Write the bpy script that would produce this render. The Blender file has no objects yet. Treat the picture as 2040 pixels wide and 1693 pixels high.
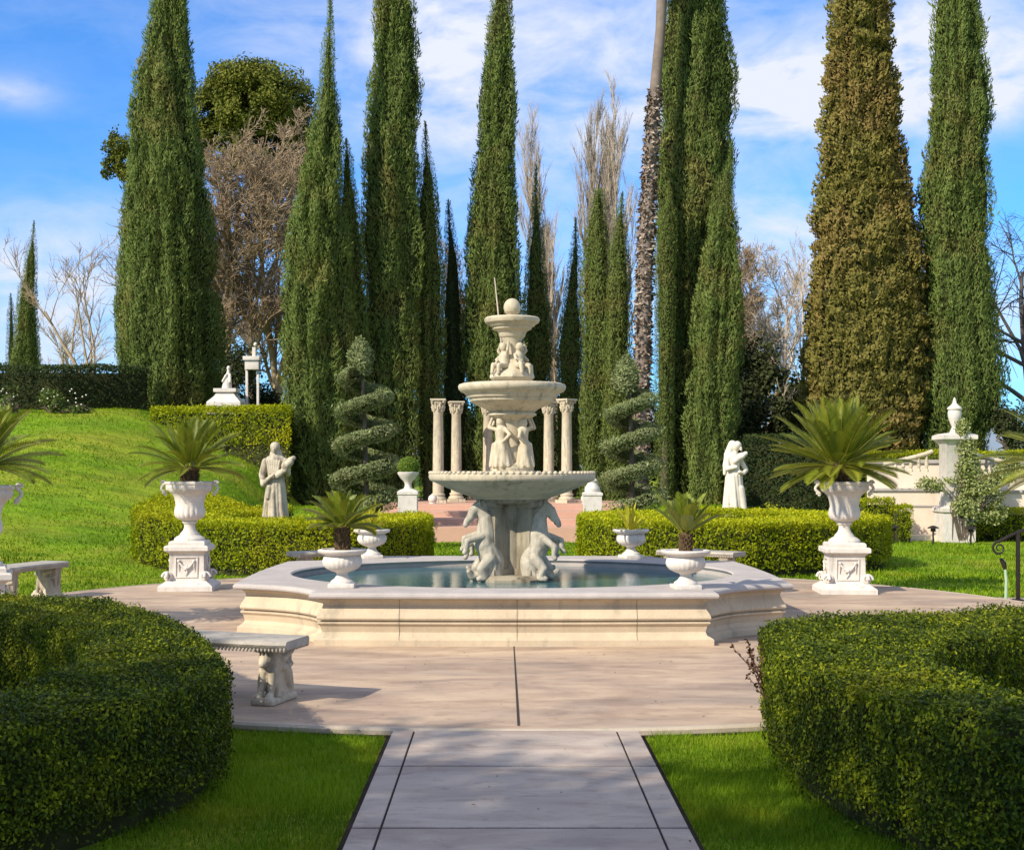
import bpy, bmesh, math, random
import numpy as np
from mathutils import Vector, Matrix

R = math.radians
scene = bpy.context.scene
COL = scene.collection
rng = np.random.default_rng(7)

# ------------------------------------------------------------------ camera
F_PX, PW, PH = 2600.0, 2040.0, 1693.0        # focal length in photo pixels, photo size
VX, VY, EYE = 1004.0, 938.0, 1.6             # where level sight lines meet in the photo, eye height
cam_data = bpy.data.cameras.new("camera")
cam = bpy.data.objects.new("camera", cam_data)
COL.objects.link(cam)
cam.location = (0, 0, EYE)
cam.rotation_euler = (R(90), 0, 0)
cam_data.sensor_width = 36.0
cam_data.lens = F_PX / PW * 36.0
cam_data.shift_x = (PW / 2 - VX) / PW
cam_data.shift_y = (VY - PH / 2) / PW
cam_data.clip_start, cam_data.clip_end = 0.1, 3000.0
scene.camera = cam

def px(x, d):                                # metres to the right of the camera of photo column x at depth d
    return (x - VX) * d / F_PX
def pz(y, d):                                # height of photo row y at depth d
    return EYE - (y - VY) * d / F_PX

# ------------------------------------------------------------------ light
SUN_EL = R(35)
SUN_DIR = Vector((-0.76 * math.cos(SUN_EL), -0.65 * math.cos(SUN_EL), math.sin(SUN_EL))).normalized()
sun_data = bpy.data.lights.new("sun", "SUN")
sun_data.energy = 4.0
sun_data.angle = R(0.55)
sun_data.color = (1.0, 0.91, 0.75)
sun = bpy.data.objects.new("sun", sun_data)
COL.objects.link(sun)
sun.rotation_euler = SUN_DIR.to_track_quat("Z", "Y").to_euler()
sun.location = SUN_DIR * 60

SKY_STRENGTH = 0.15
world = bpy.data.worlds.new("World")
scene.world = world
world.use_nodes = True
wn, wl = world.node_tree.nodes, world.node_tree.links
wn.clear()
w_out = wn.new("ShaderNodeOutputWorld")
w_bg = wn.new("ShaderNodeBackground")
w_bg.inputs["Strength"].default_value = SKY_STRENGTH
wl.new(w_bg.outputs[0], w_out.inputs[0])
w_sky = wn.new("ShaderNodeTexSky")
w_sky.sky_type = "NISHITA"
w_sky.sun_disc = False
w_sky.sun_elevation = SUN_EL
w_sky.sun_rotation = math.atan2(-SUN_DIR.x, SUN_DIR.y) * -1.0
w_sky.air_density, w_sky.dust_density, w_sky.ozone_density = 1.0, 0.4, 2.0
w_geo = wn.new("ShaderNodeTexCoord")
def wmath(op, a, b=None, c=None):
    n = wn.new("ShaderNodeMath"); n.operation = op
    for i, v in enumerate((a, b, c)):
        if v is None: continue
        if isinstance(v, (int, float)): n.inputs[i].default_value = v
        else: wl.new(v, n.inputs[i])
    return n.outputs[0]
def wnoise(scale, stretch, detail, rough, dist=0.0, rot=0.0):
    m = wn.new("ShaderNodeMapping"); m.inputs["Scale"].default_value = stretch
    m.inputs["Rotation"].default_value = (0, rot, 0)
    wl.new(w_geo.outputs["Generated"], m.inputs["Vector"])
    n = wn.new("ShaderNodeTexNoise")
    n.inputs["Scale"].default_value = scale; n.inputs["Detail"].default_value = detail
    n.inputs["Roughness"].default_value = rough; n.inputs["Distortion"].default_value = dist
    wl.new(m.outputs[0], n.inputs["Vector"])
    return n.outputs[0]
# cloud banks of the day: direction (from photo column/row), angular radii, amount
CLOUDS = [(1040, 90, .13, .08, .54), (1270, 190, .09, .06, .36), (880, 120, .05, .08, .45), (1560, 205, .075, .028, .95), (1640, 170, .05, .03, .7),
          (1840, 110, .05, .05, 1.1), (2010, 150, .07, .035, .9), (70, 500, .10, .035, .5), (10, 180, .03, .012, .5),
          (1580, 500, .08, .05, .7), (660, 60, .07, .05, .35), (1150, 520, .12, .10, .35), (150, 660, .14, .06, .7), (1850, 660, .16, .05, .7),
          (1560, 20, .06, .04, .25), (440, 330, .12, .1, .15)]
acc = None
for (cx, cy, ax, az, amt) in CLOUDS:
    d = Vector((cx - VX, F_PX, -(cy - VY))).normalized()
    m = wn.new("ShaderNodeMapping"); m.vector_type = "POINT"
    m.inputs["Location"].default_value = (-d.x / ax, 0, -d.z / az)
    m.inputs["Scale"].default_value = (1 / ax, 0.0, 1 / az)
    m.inputs["Rotation"].default_value = (0, 0, 0)
    wl.new(w_geo.outputs["Generated"], m.inputs["Vector"])
    ln = wn.new("ShaderNodeVectorMath"); ln.operation = "LENGTH"
    wl.new(m.outputs[0], ln.inputs[0])
    sep = wn.new("ShaderNodeSeparateXYZ"); wl.new(w_geo.outputs["Generated"], sep.inputs[0])
    e = wmath("POWER", 2.718, wmath("MULTIPLY", wmath("MULTIPLY", ln.outputs["Value"], ln.outputs["Value"]), -1.0))
    e = wmath("MULTIPLY", e, wmath("GREATER_THAN", sep.outputs[1], 0.0))
    e = wmath("MULTIPLY", e, amt)
    acc = e if acc is None else wmath("ADD", acc, e)
n1 = wnoise(12.0, (1.0, 1.0, 2.2), 6, .6, .5, .35)
n2 = wnoise(30.0, (1.0, 1.0, 2.0), 4, .6, .2, .5)
nz = wmath("ADD", wmath("MULTIPLY", n1, 1.5), wmath("MULTIPLY", n2, .4))
dens = wmath("MULTIPLY", acc, wmath("MULTIPLY", wmath("SUBTRACT", nz, .48), 1.75))
sepz = wn.new("ShaderNodeSeparateXYZ"); wl.new(w_geo.outputs["Generated"], sepz.inputs[0])
high = wmath("MINIMUM", wmath("MAXIMUM", wmath("SUBTRACT", wmath("MULTIPLY", sepz.outputs[2], 3.0), wmath("MULTIPLY", sepz.outputs[1], .9)), 0.0), 1.0)
fill_cloud = wmath("MULTIPLY", high, wmath("MAXIMUM", wmath("MULTIPLY", wmath("SUBTRACT", n1, .30), 2.4), 0.0))   # broken cloud added overhead and behind, out of view, as fill light
dens = wmath("MINIMUM", wmath("MAXIMUM", wmath("ADD", dens, 0.0), 0.0), 1.0)
w_mix = wn.new("ShaderNodeMix"); w_mix.data_type = "RGBA"
wl.new(dens, w_mix.inputs["Factor"])
w_tint = wn.new("ShaderNodeMix"); w_tint.data_type = "RGBA"; w_tint.blend_type = "MULTIPLY"
w_tint.inputs["Factor"].default_value = 1.0
wl.new(w_sky.outputs[0], w_tint.inputs["A"])
w_tint.inputs["B"].default_value = (0.21, 0.56, 0.96, 1)
wl.new(w_tint.outputs["Result"], w_mix.inputs["A"])
w_mix.inputs["B"].default_value = (3.5, 3.7, 4.25, 1)
w_over = wn.new("ShaderNodeMix"); w_over.data_type = "RGBA"
wl.new(wmath("MINIMUM", fill_cloud, 1.0), w_over.inputs["Factor"]); wl.new(w_mix.outputs["Result"], w_over.inputs["A"]); w_over.inputs["B"].default_value = (4.4, 4.5, 4.8, 1)
wl.new(w_over.outputs["Result"], w_bg.inputs["Color"])

vs = scene.view_settings
vs.view_transform, vs.look = "Standard", "None"
vs.exposure, vs.gamma = 0.68, 1.0
vs.use_curve_mapping = False
scene.cycles.max_bounces = 6
scene.cycles.diffuse_bounces = 3
scene.cycles.transparent_max_bounces = 4
scene.cycles.sample_clamp_indirect = 6.0
# ------------------------------------------------------------------ materials
def _mat(name):
    m = bpy.data.materials.new(name); m.use_nodes = True
    n, l = m.node_tree.nodes, m.node_tree.links
    return m, n, l, n["Principled BSDF"]

def _noise(n, l, vec, scale, detail=4, rough=.55, dist=0.0):
    t = n.new("ShaderNodeTexNoise")
    t.inputs["Scale"].default_value = scale; t.inputs["Detail"].default_value = detail
    t.inputs["Roughness"].default_value = rough; t.inputs["Distortion"].default_value = dist
    if vec is not None: l.new(vec, t.inputs["Vector"])
    return t.outputs[0]

def _coord(n, l, scale=(1, 1, 1), which="Object"):
    tc = n.new("ShaderNodeTexCoord"); mp = n.new("ShaderNodeMapping")
    mp.inputs["Scale"].default_value = scale
    l.new(tc.outputs[which], mp.inputs["Vector"])
    return mp.outputs[0]

def _ramp(n, l, fac, stops):
    r = n.new("ShaderNodeValToRGB")
    while len(r.color_ramp.elements) < len(stops): r.color_ramp.elements.new(.5)
    for e, (p, c) in zip(r.color_ramp.elements, stops):
        e.position = p; e.color = (*c, 1)
    l.new(fac, r.inputs["Fac"])
    return r.outputs[0]

def _mix(n, l, fac, a, b, mode="MIX"):
    m = n.new("ShaderNodeMix"); m.data_type = "RGBA"; m.blend_type = mode
    for k, v in (("Factor", fac), ("A", a), ("B", b)):
        s = m.inputs[k] if k != "Factor" else m.inputs[0]
        if isinstance(v, (int, float)): s.default_value = v
        elif isinstance(v, tuple): s.default_value = (*v, 1)
        else: l.new(v, s)
    return m.outputs["Result"]

def _bump(n, l, b, h, strength, dist):
    bp = n.new("ShaderNodeBump")
    bp.inputs["Strength"].default_value = strength; bp.inputs["Distance"].default_value = dist
    l.new(h, bp.inputs["Height"]); l.new(bp.outputs[0], b.inputs["Normal"])

def stone(name, light, dark, scale=5.0, stain=None, stain_at=.58, rough=.75, bump=.5, bdist=.006, streak=None, streak_at=.52):
    m, n, l, b = _mat(name)
    v = _coord(n, l)
    c = _ramp(n, l, _noise(n, l, v, scale, 6, .65), [(.3, dark), (.7, light)])
    if stain:
        vs_ = _coord(n, l, (1, 1, .3))
        f = _ramp(n, l, _noise(n, l, vs_, scale * 1.3, 5, .6, .4), [(stain_at, (0, 0, 0)), (stain_at + .2, (1, 1, 1))])
        c = _mix(n, l, f, c, stain)
    if streak:                                                # lime and algae runs down the face
        f = _ramp(n, l, _noise(n, l, _coord(n, l, (1, 1, .12)), scale * 3.2, 5, .65, .3), [(streak_at, (0, 0, 0)), (streak_at + .16, (1, 1, 1))])
        f2 = _ramp(n, l, _noise(n, l, v, scale * .6, 3, .6), [(.42, (0, 0, 0)), (.62, (1, 1, 1))])
        c = _mix(n, l, _mix(n, l, 1.0, f, f2, "MULTIPLY"), c, streak)
    g = _noise(n, l, v, 90, 3, .6)
    c = _mix(n, l, .25, c, _ramp(n, l, g, [(.35, (.55, .55, .55)), (.65, (1, 1, 1))]), "MULTIPLY")
    l.new(c, b.inputs["Base Color"])
    b.inputs["Roughness"].default_value = rough
    b.inputs["Specular IOR Level"].default_value = .3
    _bump(n, l, b, _noise(n, l, v, 35, 5, .7), bump, bdist)
    return m

def plain(name, col, rough=.6, metallic=0.0, var=.12, scale=8.0):
    m, n, l, b = _mat(name)
    c = _ramp(n, l, _noise(n, l, _coord(n, l), scale, 5, .6), [(.3, tuple(x * (1 - var) for x in col)), (.7, tuple(min(1, x * (1 + var)) for x in col))])
    l.new(c, b.inputs["Base Color"])
    b.inputs["Roughness"].default_value = rough; b.inputs["Metallic"].default_value = metallic
    if rough > .85: b.inputs["Specular IOR Level"].default_value = .08
    return m

def leafmat(name, stops, patch=None, patch_scale=.6, trans=.25, rough=.6, patch_lo=.48, spec=.10):
    """leaf colour runs along the per-leaf attribute 'tone'; patch = a second hue in broad irregular areas"""
    m, n, l, b = _mat(name)
    a = n.new("ShaderNodeAttribute"); a.attribute_name = "tone"
    k = len(stops)
    c = _ramp(n, l, a.outputs["Fac"], [(i / (k - 1), s) for i, s in enumerate(stops)])
    if patch:
        f = _ramp(n, l, _noise(n, l, _coord(n, l), patch_scale, 4, .6), [(patch_lo, (0, 0, 0)), (patch_lo + .17, (1, 1, 1))])
        c = _mix(n, l, f, c, _mix(n, l, .85, c, patch))
    l.new(c, b.inputs["Base Color"])
    b.inputs["Roughness"].default_value = rough
    b.inputs["Specular IOR Level"].default_value = spec
    if trans > 0:
        t = n.new("ShaderNodeBsdfTranslucent"); l.new(_mix(n, l, 1.0, c, (1.15, 1.2, .7), "MULTIPLY"), t.inputs["Color"])
        mx = n.new("ShaderNodeMixShader"); mx.inputs[0].default_value = trans
        l.new(b.outputs[0], mx.inputs[1]); l.new(t.outputs[0], mx.inputs[2])
        l.new(mx.outputs[0], n["Material Output"].inputs["Surface"])
    return m

# ------------------------------------------------------------------ numpy noise
def _hash(i, j, k, seed):
    h = (i * 374761393 + j * 668265263 + k * 2147483647 + seed * 974634541) & 0xFFFFFFFF
    h = ((h ^ (h >> 13)) * 1274126177) & 0xFFFFFFFF
    h = h ^ (h >> 16)
    return (h & 0xFFFF) / 65535.0
def vnoise(x, y, z, seed=0):
    x, y, z = np.broadcast_arrays(np.asarray(x, float), np.asarray(y, float), np.asarray(z, float))
    i, j, k = (np.floor(a).astype(np.int64) for a in (x, y, z))
    u, v, w = x - i, y - j, z - k
    u, v, w = (t * t * (3 - 2 * t) for t in (u, v, w))
    r = 0
    for di in (0, 1):
        for dj in (0, 1):
            for dk in (0, 1):
                r = r + _hash(i + di, j + dj, k + dk, seed) * (u if di else 1 - u) * (v if dj else 1 - v) * (w if dk else 1 - w)
    return r
def unit(a):
    return a / np.maximum(np.linalg.norm(a, axis=-1, keepdims=True), 1e-9)
def S(t):
    t = np.clip(t, 0, 1); return t * t * (3 - 2 * t)

# ------------------------------------------------------------------ objects
def props(o, label=None, cat=None, group=None, kind=None):
    if label: o["label"] = label
    if cat: o["category"] = cat
    if group: o["group"] = group
    if kind: o["kind"] = kind
    return o
def thing(name, label, cat, loc=(0, 0, 0), rz=0.0, group=None, scale=1.0):
    o = bpy.data.objects.new(name, None); COL.objects.link(o)
    o.empty_display_size = .2
    o.location = loc; o.rotation_euler = (0, 0, rz); o.scale = (scale,) * 3
    return props(o, label, cat, group, "thing")
def dup(root, loc, rz, label, group=None, scale=None):
    r = root.copy(); COL.objects.link(r); r.location = loc; r.rotation_euler = (0, 0, rz)
    if scale: r.scale = (scale,) * 3 if isinstance(scale, (int, float)) else scale
    r["label"] = label
    if group: r["group"] = group
    for ch in list(root.children):
        c = ch.copy(); COL.objects.link(c); c.parent = r
        for g in list(ch.children):
            d = g.copy(); COL.objects.link(d); d.parent = c
    return r
def link(name, me, mats, parent=None, loc=None):
    for m in (mats if isinstance(mats, (list, tuple)) else [mats]): me.materials.append(m)
    o = bpy.data.objects.new(name, me); COL.objects.link(o)
    if parent is not None: o.parent = parent
    if loc is not None: o.location = loc
    return o

def np_mesh(name, verts, faces, tone=None, mat_idx=None, smooth=False):
    """verts (n,3), faces (m,k) all with k corners"""
    me = bpy.data.meshes.new(name)
    verts = np.ascontiguousarray(verts, dtype=np.float32); faces = np.ascontiguousarray(faces, dtype=np.int32)
    m, k = faces.shape
    me.vertices.add(len(verts)); me.vertices.foreach_set("co", verts.ravel())
    me.loops.add(m * k); me.loops.foreach_set("vertex_index", faces.ravel())
    me.polygons.add(m); me.polygons.foreach_set("loop_start", np.arange(0, m * k, k, dtype=np.int32))
    if mat_idx is not None: me.polygons.foreach_set("material_index", np.asarray(mat_idx, dtype=np.int32))
    if smooth: me.polygons.foreach_set("use_smooth", np.ones(m, dtype=bool))
    me.update(calc_edges=True)
    if tone is not None:
        a = me.attributes.new("tone", "FLOAT", "FACE"); a.data.foreach_set("value", np.asarray(tone, dtype=np.float32))
    return me

class MB:
    """collects simple shapes into one mesh"""
    def __init__(s): s.v, s.f = [], []
    def add(s, v, f, M=None):
        n = len(s.v)
        s.v += [tuple(M @ Vector(p)) if M else tuple(p) for p in v]
        s.f += [tuple(i + n for i in q) for q in f]
        return s
    def box(s, c, d, ch=0.0, M=None, taper=1.0):
        bm = bmesh.new(); bmesh.ops.create_cube(bm, size=1.0)
        for v in bm.verts:
            t = taper if v.co.z > 0 else 1.0
            v.co = Vector((v.co.x * d[0] * t, v.co.y * d[1] * t, v.co.z * d[2]))
        if ch > 0: bmesh.ops.bevel(bm, geom=list(bm.edges), offset=ch, segments=2, affect="EDGES", profile=.6)
        bm.verts.index_update()
        s.add([v.co + Vector(c) for v in bm.verts], [[v.index for v in f.verts] for f in bm.faces], M); bm.free()
        return s
    def lathe(s, prof, seg=32, c=(0, 0, 0), rot=0.0, mod=None, sx=1.0, sy=1.0, M=None, cap=True):
        v, f = [], []
        for (r, z) in prof:
            for i in range(seg):
                a = rot + 2 * math.pi * i / seg
                q = r * (mod(a, z, r) if mod else 1.0)
                v.append((c[0] + q * math.cos(a) * sx, c[1] + q * math.sin(a) * sy, c[2] + z))
        for j in range(len(prof) - 1):
            for i in range(seg):
                k = (i + 1) % seg
                f.append((j * seg + i, j * seg + k, (j + 1) * seg + k, (j + 1) * seg + i))
        if cap:
            f.append(tuple(range(seg))[::-1]); f.append(tuple((len(prof) - 1) * seg + i for i in range(seg)))
        return s.add(v, f, M)
    def square(s, prof, c=(0, 0, 0), sx=1.0, sy=1.0, M=None):
        return s.lathe([(r * math.sqrt(2), z) for r, z in prof], 4, c, math.pi / 4, None, sx, sy, M)
    def tube(s, pts, rad, k=8, M=None, closed=False):
        pts = [Vector(p) for p in pts]; n = len(pts)
        rad = rad if isinstance(rad, (list, tuple)) else [rad] * n
        v, f = [], []; up = Vector((0, 0, 1))
        prev = None
        for i, p in enumerate(pts):
            t = (pts[min(i + 1, n - 1)] - pts[max(i - 1, 0)]).normalized()
            a = prev if prev is not None else (up.cross(t) if abs(t.z) < .95 else Vector((1, 0, 0)).cross(t))
            a = (a - t * a.dot(t)).normalized(); b = t.cross(a); prev = a
            for j in range(k):
                g = 2 * math.pi * j / k
                v.append(p + (a * math.cos(g) + b * math.sin(g)) * rad[i])
        for i in range(n - 1):
            for j in range(k):
                q = (j + 1) % k
                f.append((i * k + j, i * k + q, (i + 1) * k + q, (i + 1) * k + j))
        f.append(tuple(range(k))[::-1]); f.append(tuple((n - 1) * k + j for j in range(k)))
        return s.add(v, f, M)
    def ball(s, c, r, seg=16, rings=10, M=None):
        r = r if isinstance(r, (tuple, list)) else (r, r, r)
        prof = [(math.sin(math.pi * i / rings), -math.cos(math.pi * i / rings)) for i in range(1, rings)]
        v = [(c[0] + p * math.cos(2 * math.pi * j / seg) * r[0], c[1] + p * math.sin(2 * math.pi * j / seg) * r[1], c[2] + z * r[2]) for p, z in prof for j in range(seg)]
        v += [(c[0], c[1], c[2] - r[2]), (c[0], c[1], c[2] + r[2])]
        f = []
        for i in range(rings - 2):
            for j in range(seg):
                q = (j + 1) % seg
                f.append((i * seg + j, i * seg + q, (i + 1) * seg + q, (i + 1) * seg + j))
        b, t = len(v) - 2, len(v) - 1
        for j in range(seg):
            q = (j + 1) % seg
            f.append((b, q, j)); f.append((t, (rings - 2) * seg + j, (rings - 2) * seg + q))
        return s.add(v, f, M)
    def mesh(s, name, smooth=True, angle=38):
        me = bpy.data.meshes.new(name); me.from_pydata(s.v, [], s.f); me.update()
        if smooth:
            me.polygons.foreach_set("use_smooth", np.ones(len(me.polygons), dtype=bool))
            me.set_sharp_from_angle(angle=R(angle))
        return me
    def build(s, name, mat, parent=None, loc=None, smooth=True, angle=38):
        return link(name, s.mesh(name, smooth, angle), mat, parent, loc)

def sculpt_mesh(name, caps, voxel=.012, smooth=6, extra=None):
    """one continuous carved body: tapered limbs are fused by a remesh and smoothed"""
    mb = MB()
    for (p, r0, q, r1) in caps:
        p, q = Vector(p), Vector(q); n = 5
        mb.tube([p.lerp(q, i / (n - 1)) for i in range(n)], [r0 + (r1 - r0) * i / (n - 1) for i in range(n)], 12)
        mb.ball(p, r0, 12, 8); mb.ball(q, r1, 12, 8)
    if extra: extra(mb)
    me = bpy.data.meshes.new("carving"); me.from_pydata(mb.v, [], mb.f)
    o = bpy.data.objects.new("carving", me); COL.objects.link(o)
    rm = o.modifiers.new("fuse", "REMESH"); rm.mode = "VOXEL"; rm.voxel_size = voxel
    if smooth:
        sm = o.modifiers.new("soften", "SMOOTH"); sm.factor = .5; sm.iterations = smooth
    dg = bpy.context.evaluated_depsgraph_get()
    out = bpy.data.meshes.new_from_object(o.evaluated_get(dg)); out.name = name
    bpy.data.objects.remove(o); bpy.data.meshes.remove(me)
    out.polygons.foreach_set("use_smooth", np.ones(len(out.polygons), dtype=bool))
    return out

# ------------------------------------------------------------------ leaves
def cards(P, N, U, L, W, fold=0.0):
    """rhombic leaves: base P, lying across normal N, running along U; returns verts, quads"""
    N = unit(N); U = unit(U - N * np.sum(U * N, axis=1, keepdims=True)); T = np.cross(N, U)
    L = np.broadcast_to(np.asarray(L, float), (len(P),))[:, None]; W = np.broadcast_to(np.asarray(W, float), (len(P),))[:, None]
    mid = P + U * L * .45 + N * fold * W
    v = np.stack([P, mid + T * W * .5, P + U * L, mid - T * W * .5], axis=1).reshape(-1, 3)
    f = np.arange(len(P) * 4).reshape(-1, 4)
    return v, f
def rnd(n, k=3): return rng.normal(size=(n, k))

def merge(parts):
    V, Fq, o = [], [], 0
    for v, f in parts:
        V.append(v); Fq.append(f + o); o += len(v)
    return np.concatenate(V), np.concatenate(Fq)

def tri_sample(V, T, dens):
    """random points on triangles, dens per square metre"""
    a, b, c = V[T[:, 0]], V[T[:, 1]], V[T[:, 2]]
    cr = np.cross(b - a, c - a); ar = np.linalg.norm(cr, axis=1) * .5
    n = int(ar.sum() * dens)
    i = rng.choice(len(T), n, p=ar / ar.sum())
    u, w = rng.random(n), rng.random(n); s = u + w > 1; u[s], w[s] = 1 - u[s], 1 - w[s]
    P = a[i] + (b - a)[i] * u[:, None] + (c - a)[i] * w[:, None]
    return P, unit(cr)[i]

def branches(start, direc, length, r0, r1, nseg, wob, lift=0.0):
    """polylines (n, nseg+1, 3) and radii for many branches at once"""
    n = len(start); pts = np.zeros((n, nseg + 1, 3)); pts[:, 0] = start; d = unit(direc)
    for i in range(nseg):
        d = unit(d + rnd(n) * wob + np.array([0, 0, lift]))
        pts[:, i + 1] = pts[:, i] + d * (length / nseg)[:, None]
    t = np.linspace(0, 1, nseg + 1)[None, :]
    return pts, r0[:, None] * (1 - t) + r1[:, None] * t
def tubes(pts, rad, k=3):
    n, m, _ = pts.shape
    d = np.gradient(pts, axis=1); d = unit(d)
    ref = np.where(np.abs(d[..., 2:3]) > .9, np.array([1.0, 0, 0]), np.array([0, 0, 1.0]))
    a = unit(np.cross(ref, d)); b = np.cross(d, a)
    g = np.arange(k) * 2 * math.pi / k
    v = pts[:, :, None, :] + (a[:, :, None, :] * np.cos(g)[None, None, :, None] + b[:, :, None, :] * np.sin(g)[None, None, :, None]) * rad[:, :, None, None]
    idx = np.arange(n * m * k).reshape(n, m, k)
    i0, i1 = idx[:, :-1], idx[:, 1:]
    f = np.stack([i0, np.roll(i0, -1, axis=2), np.roll(i1, -1, axis=2), i1], axis=-1).reshape(-1, 4)
    return v.reshape(-1, 3), f
def spawn(pts, rad, per, spread, lfac, t0=.25, up=.2, rscale=.6):
    """children along every branch"""
    n, m, _ = pts.shape; N = n * per
    i = np.repeat(np.arange(n), per); t = (t0 + (1 - t0) * rng.random(N)) * (m - 1)
    k = np.minimum(t.astype(int), m - 2); w = (t - k)[:, None]
    st = pts[i, k] * (1 - w) + pts[i, k + 1] * w
    base = unit(pts[i, k + 1] - pts[i, k])
    r = rad[i, k] * (1 - w[:, 0]) + rad[i, k + 1] * w[:, 0]
    d = unit(base + unit(rnd(N)) * spread + np.array([0, 0, up]))
    L = np.linalg.norm(pts[i, -1] - pts[i, 0], axis=1) * lfac * (.6 + .6 * rng.random(N)) * (1.15 - .5 * t / (m - 1))
    return st, d, L, r * rscale

# ------------------------------------------------------------------ lie of the land
def H(x, y):
    x, y = np.asarray(x, float), np.asarray(y, float)
    left = S((y - 17) / 22) * (1.75 * S((-x - 5.0) / 1.7) + 1.75 * S((-x - 5.0) / 6.0))
    back = .7 * S((y - 26) / 7) * (1 - S((x - 5.2) / 1.5) * (1 - S((y - 32.5) / 1.5)))
    back = back * np.where(y < 40, S((np.abs(x - .1) - 3.1) / .9), 1)
    right = 1.15 * S((y - 33.2) / .8) * S((x - 6.2) / 1.2)
    return np.maximum(left, back) + right
def hz(x, y): return float(H(x, y))
# ------------------------------------------------------------------ palette
CREAM = stone("cream_stone", (.62, .53, .38), (.45, .38, .27), 5, (.27, .25, .19), .57, streak=(.25, .235, .17), streak_at=.50)
BASIN = stone("basin_stone", (.62, .50, .345), (.48, .385, .27), 2.2, (.36, .32, .24), .60, streak=(.34, .29, .21), streak_at=.52)
COPING = stone("coping_stone", (.50, .44, .40), (.38, .34, .31), 3.5, (.30, .27, .25), .6)
GREY = stone("weathered_grey_stone", (.54, .48, .385), (.33, .295, .23), 9, (.16, .145, .11), .53, bump=.8, streak=(.22, .20, .15))
WHITE = stone("white_cast_stone", (.72, .66, .59), (.56, .50, .44), 6, (.40, .36, .30), .60, streak=(.42, .38, .31), streak_at=.54)
STATUE = stone("statue_stone", (.58, .50, .37), (.36, .30, .22), 7, (.20, .165, .12), .50)
PEACH = stone("peach_render", (.82, .70, .56), (.74, .59, .45), 2, (.62, .52, .40), .62)
BENCHM = stone("bench_stone", (.46, .41, .34), (.30, .27, .22), 8, (.16, .16, .12), .57, bump=.8)
SOIL = plain("soil", (.045, .035, .025), .95, 0, .4, 12)
BARK = plain("bark", (.13, .10, .075), .9, 0, .4, 5)
PALEBARK = plain("pale_bark", (.30, .25, .20), .9, 0, .3, 4)
TWIG = plain("brown_twigs", (.34, .25, .16), .9, 0, .3, 2)
TWIGDARK = plain("dark_twigs", (.10, .085, .08), .9, 0, .3, 2)
TWIGPALE = plain("pale_twigs", (.50, .41, .32), .9, 0, .25, 2)
CORE = plain("inner_growth", (.034, .036, .012), .95, 0, .4, 6)
IRON = plain("wrought_iron", (.035, .028, .022), .45, .6, .2, 20)

def ground_mat(name, greens, dry, scale):
    m, n, l, b = _mat(name)
    v = _coord(n, l)
    c = _ramp(n, l, _noise(n, l, v, scale, 6, .7), [(.25, greens[0]), (.5, greens[1]), (.75, greens[2])])
    f = _ramp(n, l, _noise(n, l, v, .35, 4, .6, .5), [(.42, (0, 0, 0)), (.62, (1, 1, 1))])
    c = _mix(n, l, f, c, dry)
    f = _ramp(n, l, _noise(n, l, _coord(n, l, (.5, 1.6, 1)), 1.3, 5, .7, .4), [(.40, (.62, .66, .7)), (.60, (1, 1, 1))])
    c = _mix(n, l, 1.0, c, f, "MULTIPLY")
    fine = _noise(n, l, _coord(n, l, (1, .45, 1)), 40, 4, .75)
    c = _mix(n, l, .75, c, _ramp(n, l, fine, [(.3, (.55, .6, .5)), (.6, (1, 1, 1))]), "MULTIPLY")
    l.new(c, b.inputs["Base Color"])
    b.inputs["Roughness"].default_value = .9; b.inputs["Specular IOR Level"].default_value = .15
    h = _mix(n, l, .5, _noise(n, l, v, 14, 5, .7), fine)
    _bump(n, l, b, h, .9, .06)
    return m
LAWN = ground_mat("lawn", [(.15, .28, .008), (.21, .35, .011), (.27, .40, .016)], (.36, .37, .03), 2.2)

# ------------------------------------------------------------------ ground, plaza, path
CX, CY, PR = .09, 14.5, 6.45                                 # fountain centre, radius of the round plaza
xs = np.concatenate([np.linspace(-900, -45, 16), np.linspace(-40, 40, 161), np.linspace(45, 900, 16)])
ys = np.concatenate([np.linspace(-120, -12, 8), np.linspace(-10, 60, 211), np.linspace(66, 1500, 22)])
GX, GY = np.meshgrid(xs, ys)
GZ = H(GX, GY) - .045 + .03 * (vnoise(GX * .6, GY * .6, 0, 3) - .5) * S((GY - 17) / 4)
nx, ny = len(xs), len(ys)
idx = np.arange(nx * ny).reshape(ny, nx)
gf = np.stack([idx[:-1, :-1], idx[:-1, 1:], idx[1:, 1:], idx[1:, :-1]], -1).reshape(-1, 4)
lawn = link("lawn", np_mesh("lawn", np.stack([GX, GY, GZ], -1).reshape(-1, 3), gf, smooth=True), LAWN)
props(lawn, kind="structure")

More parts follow.
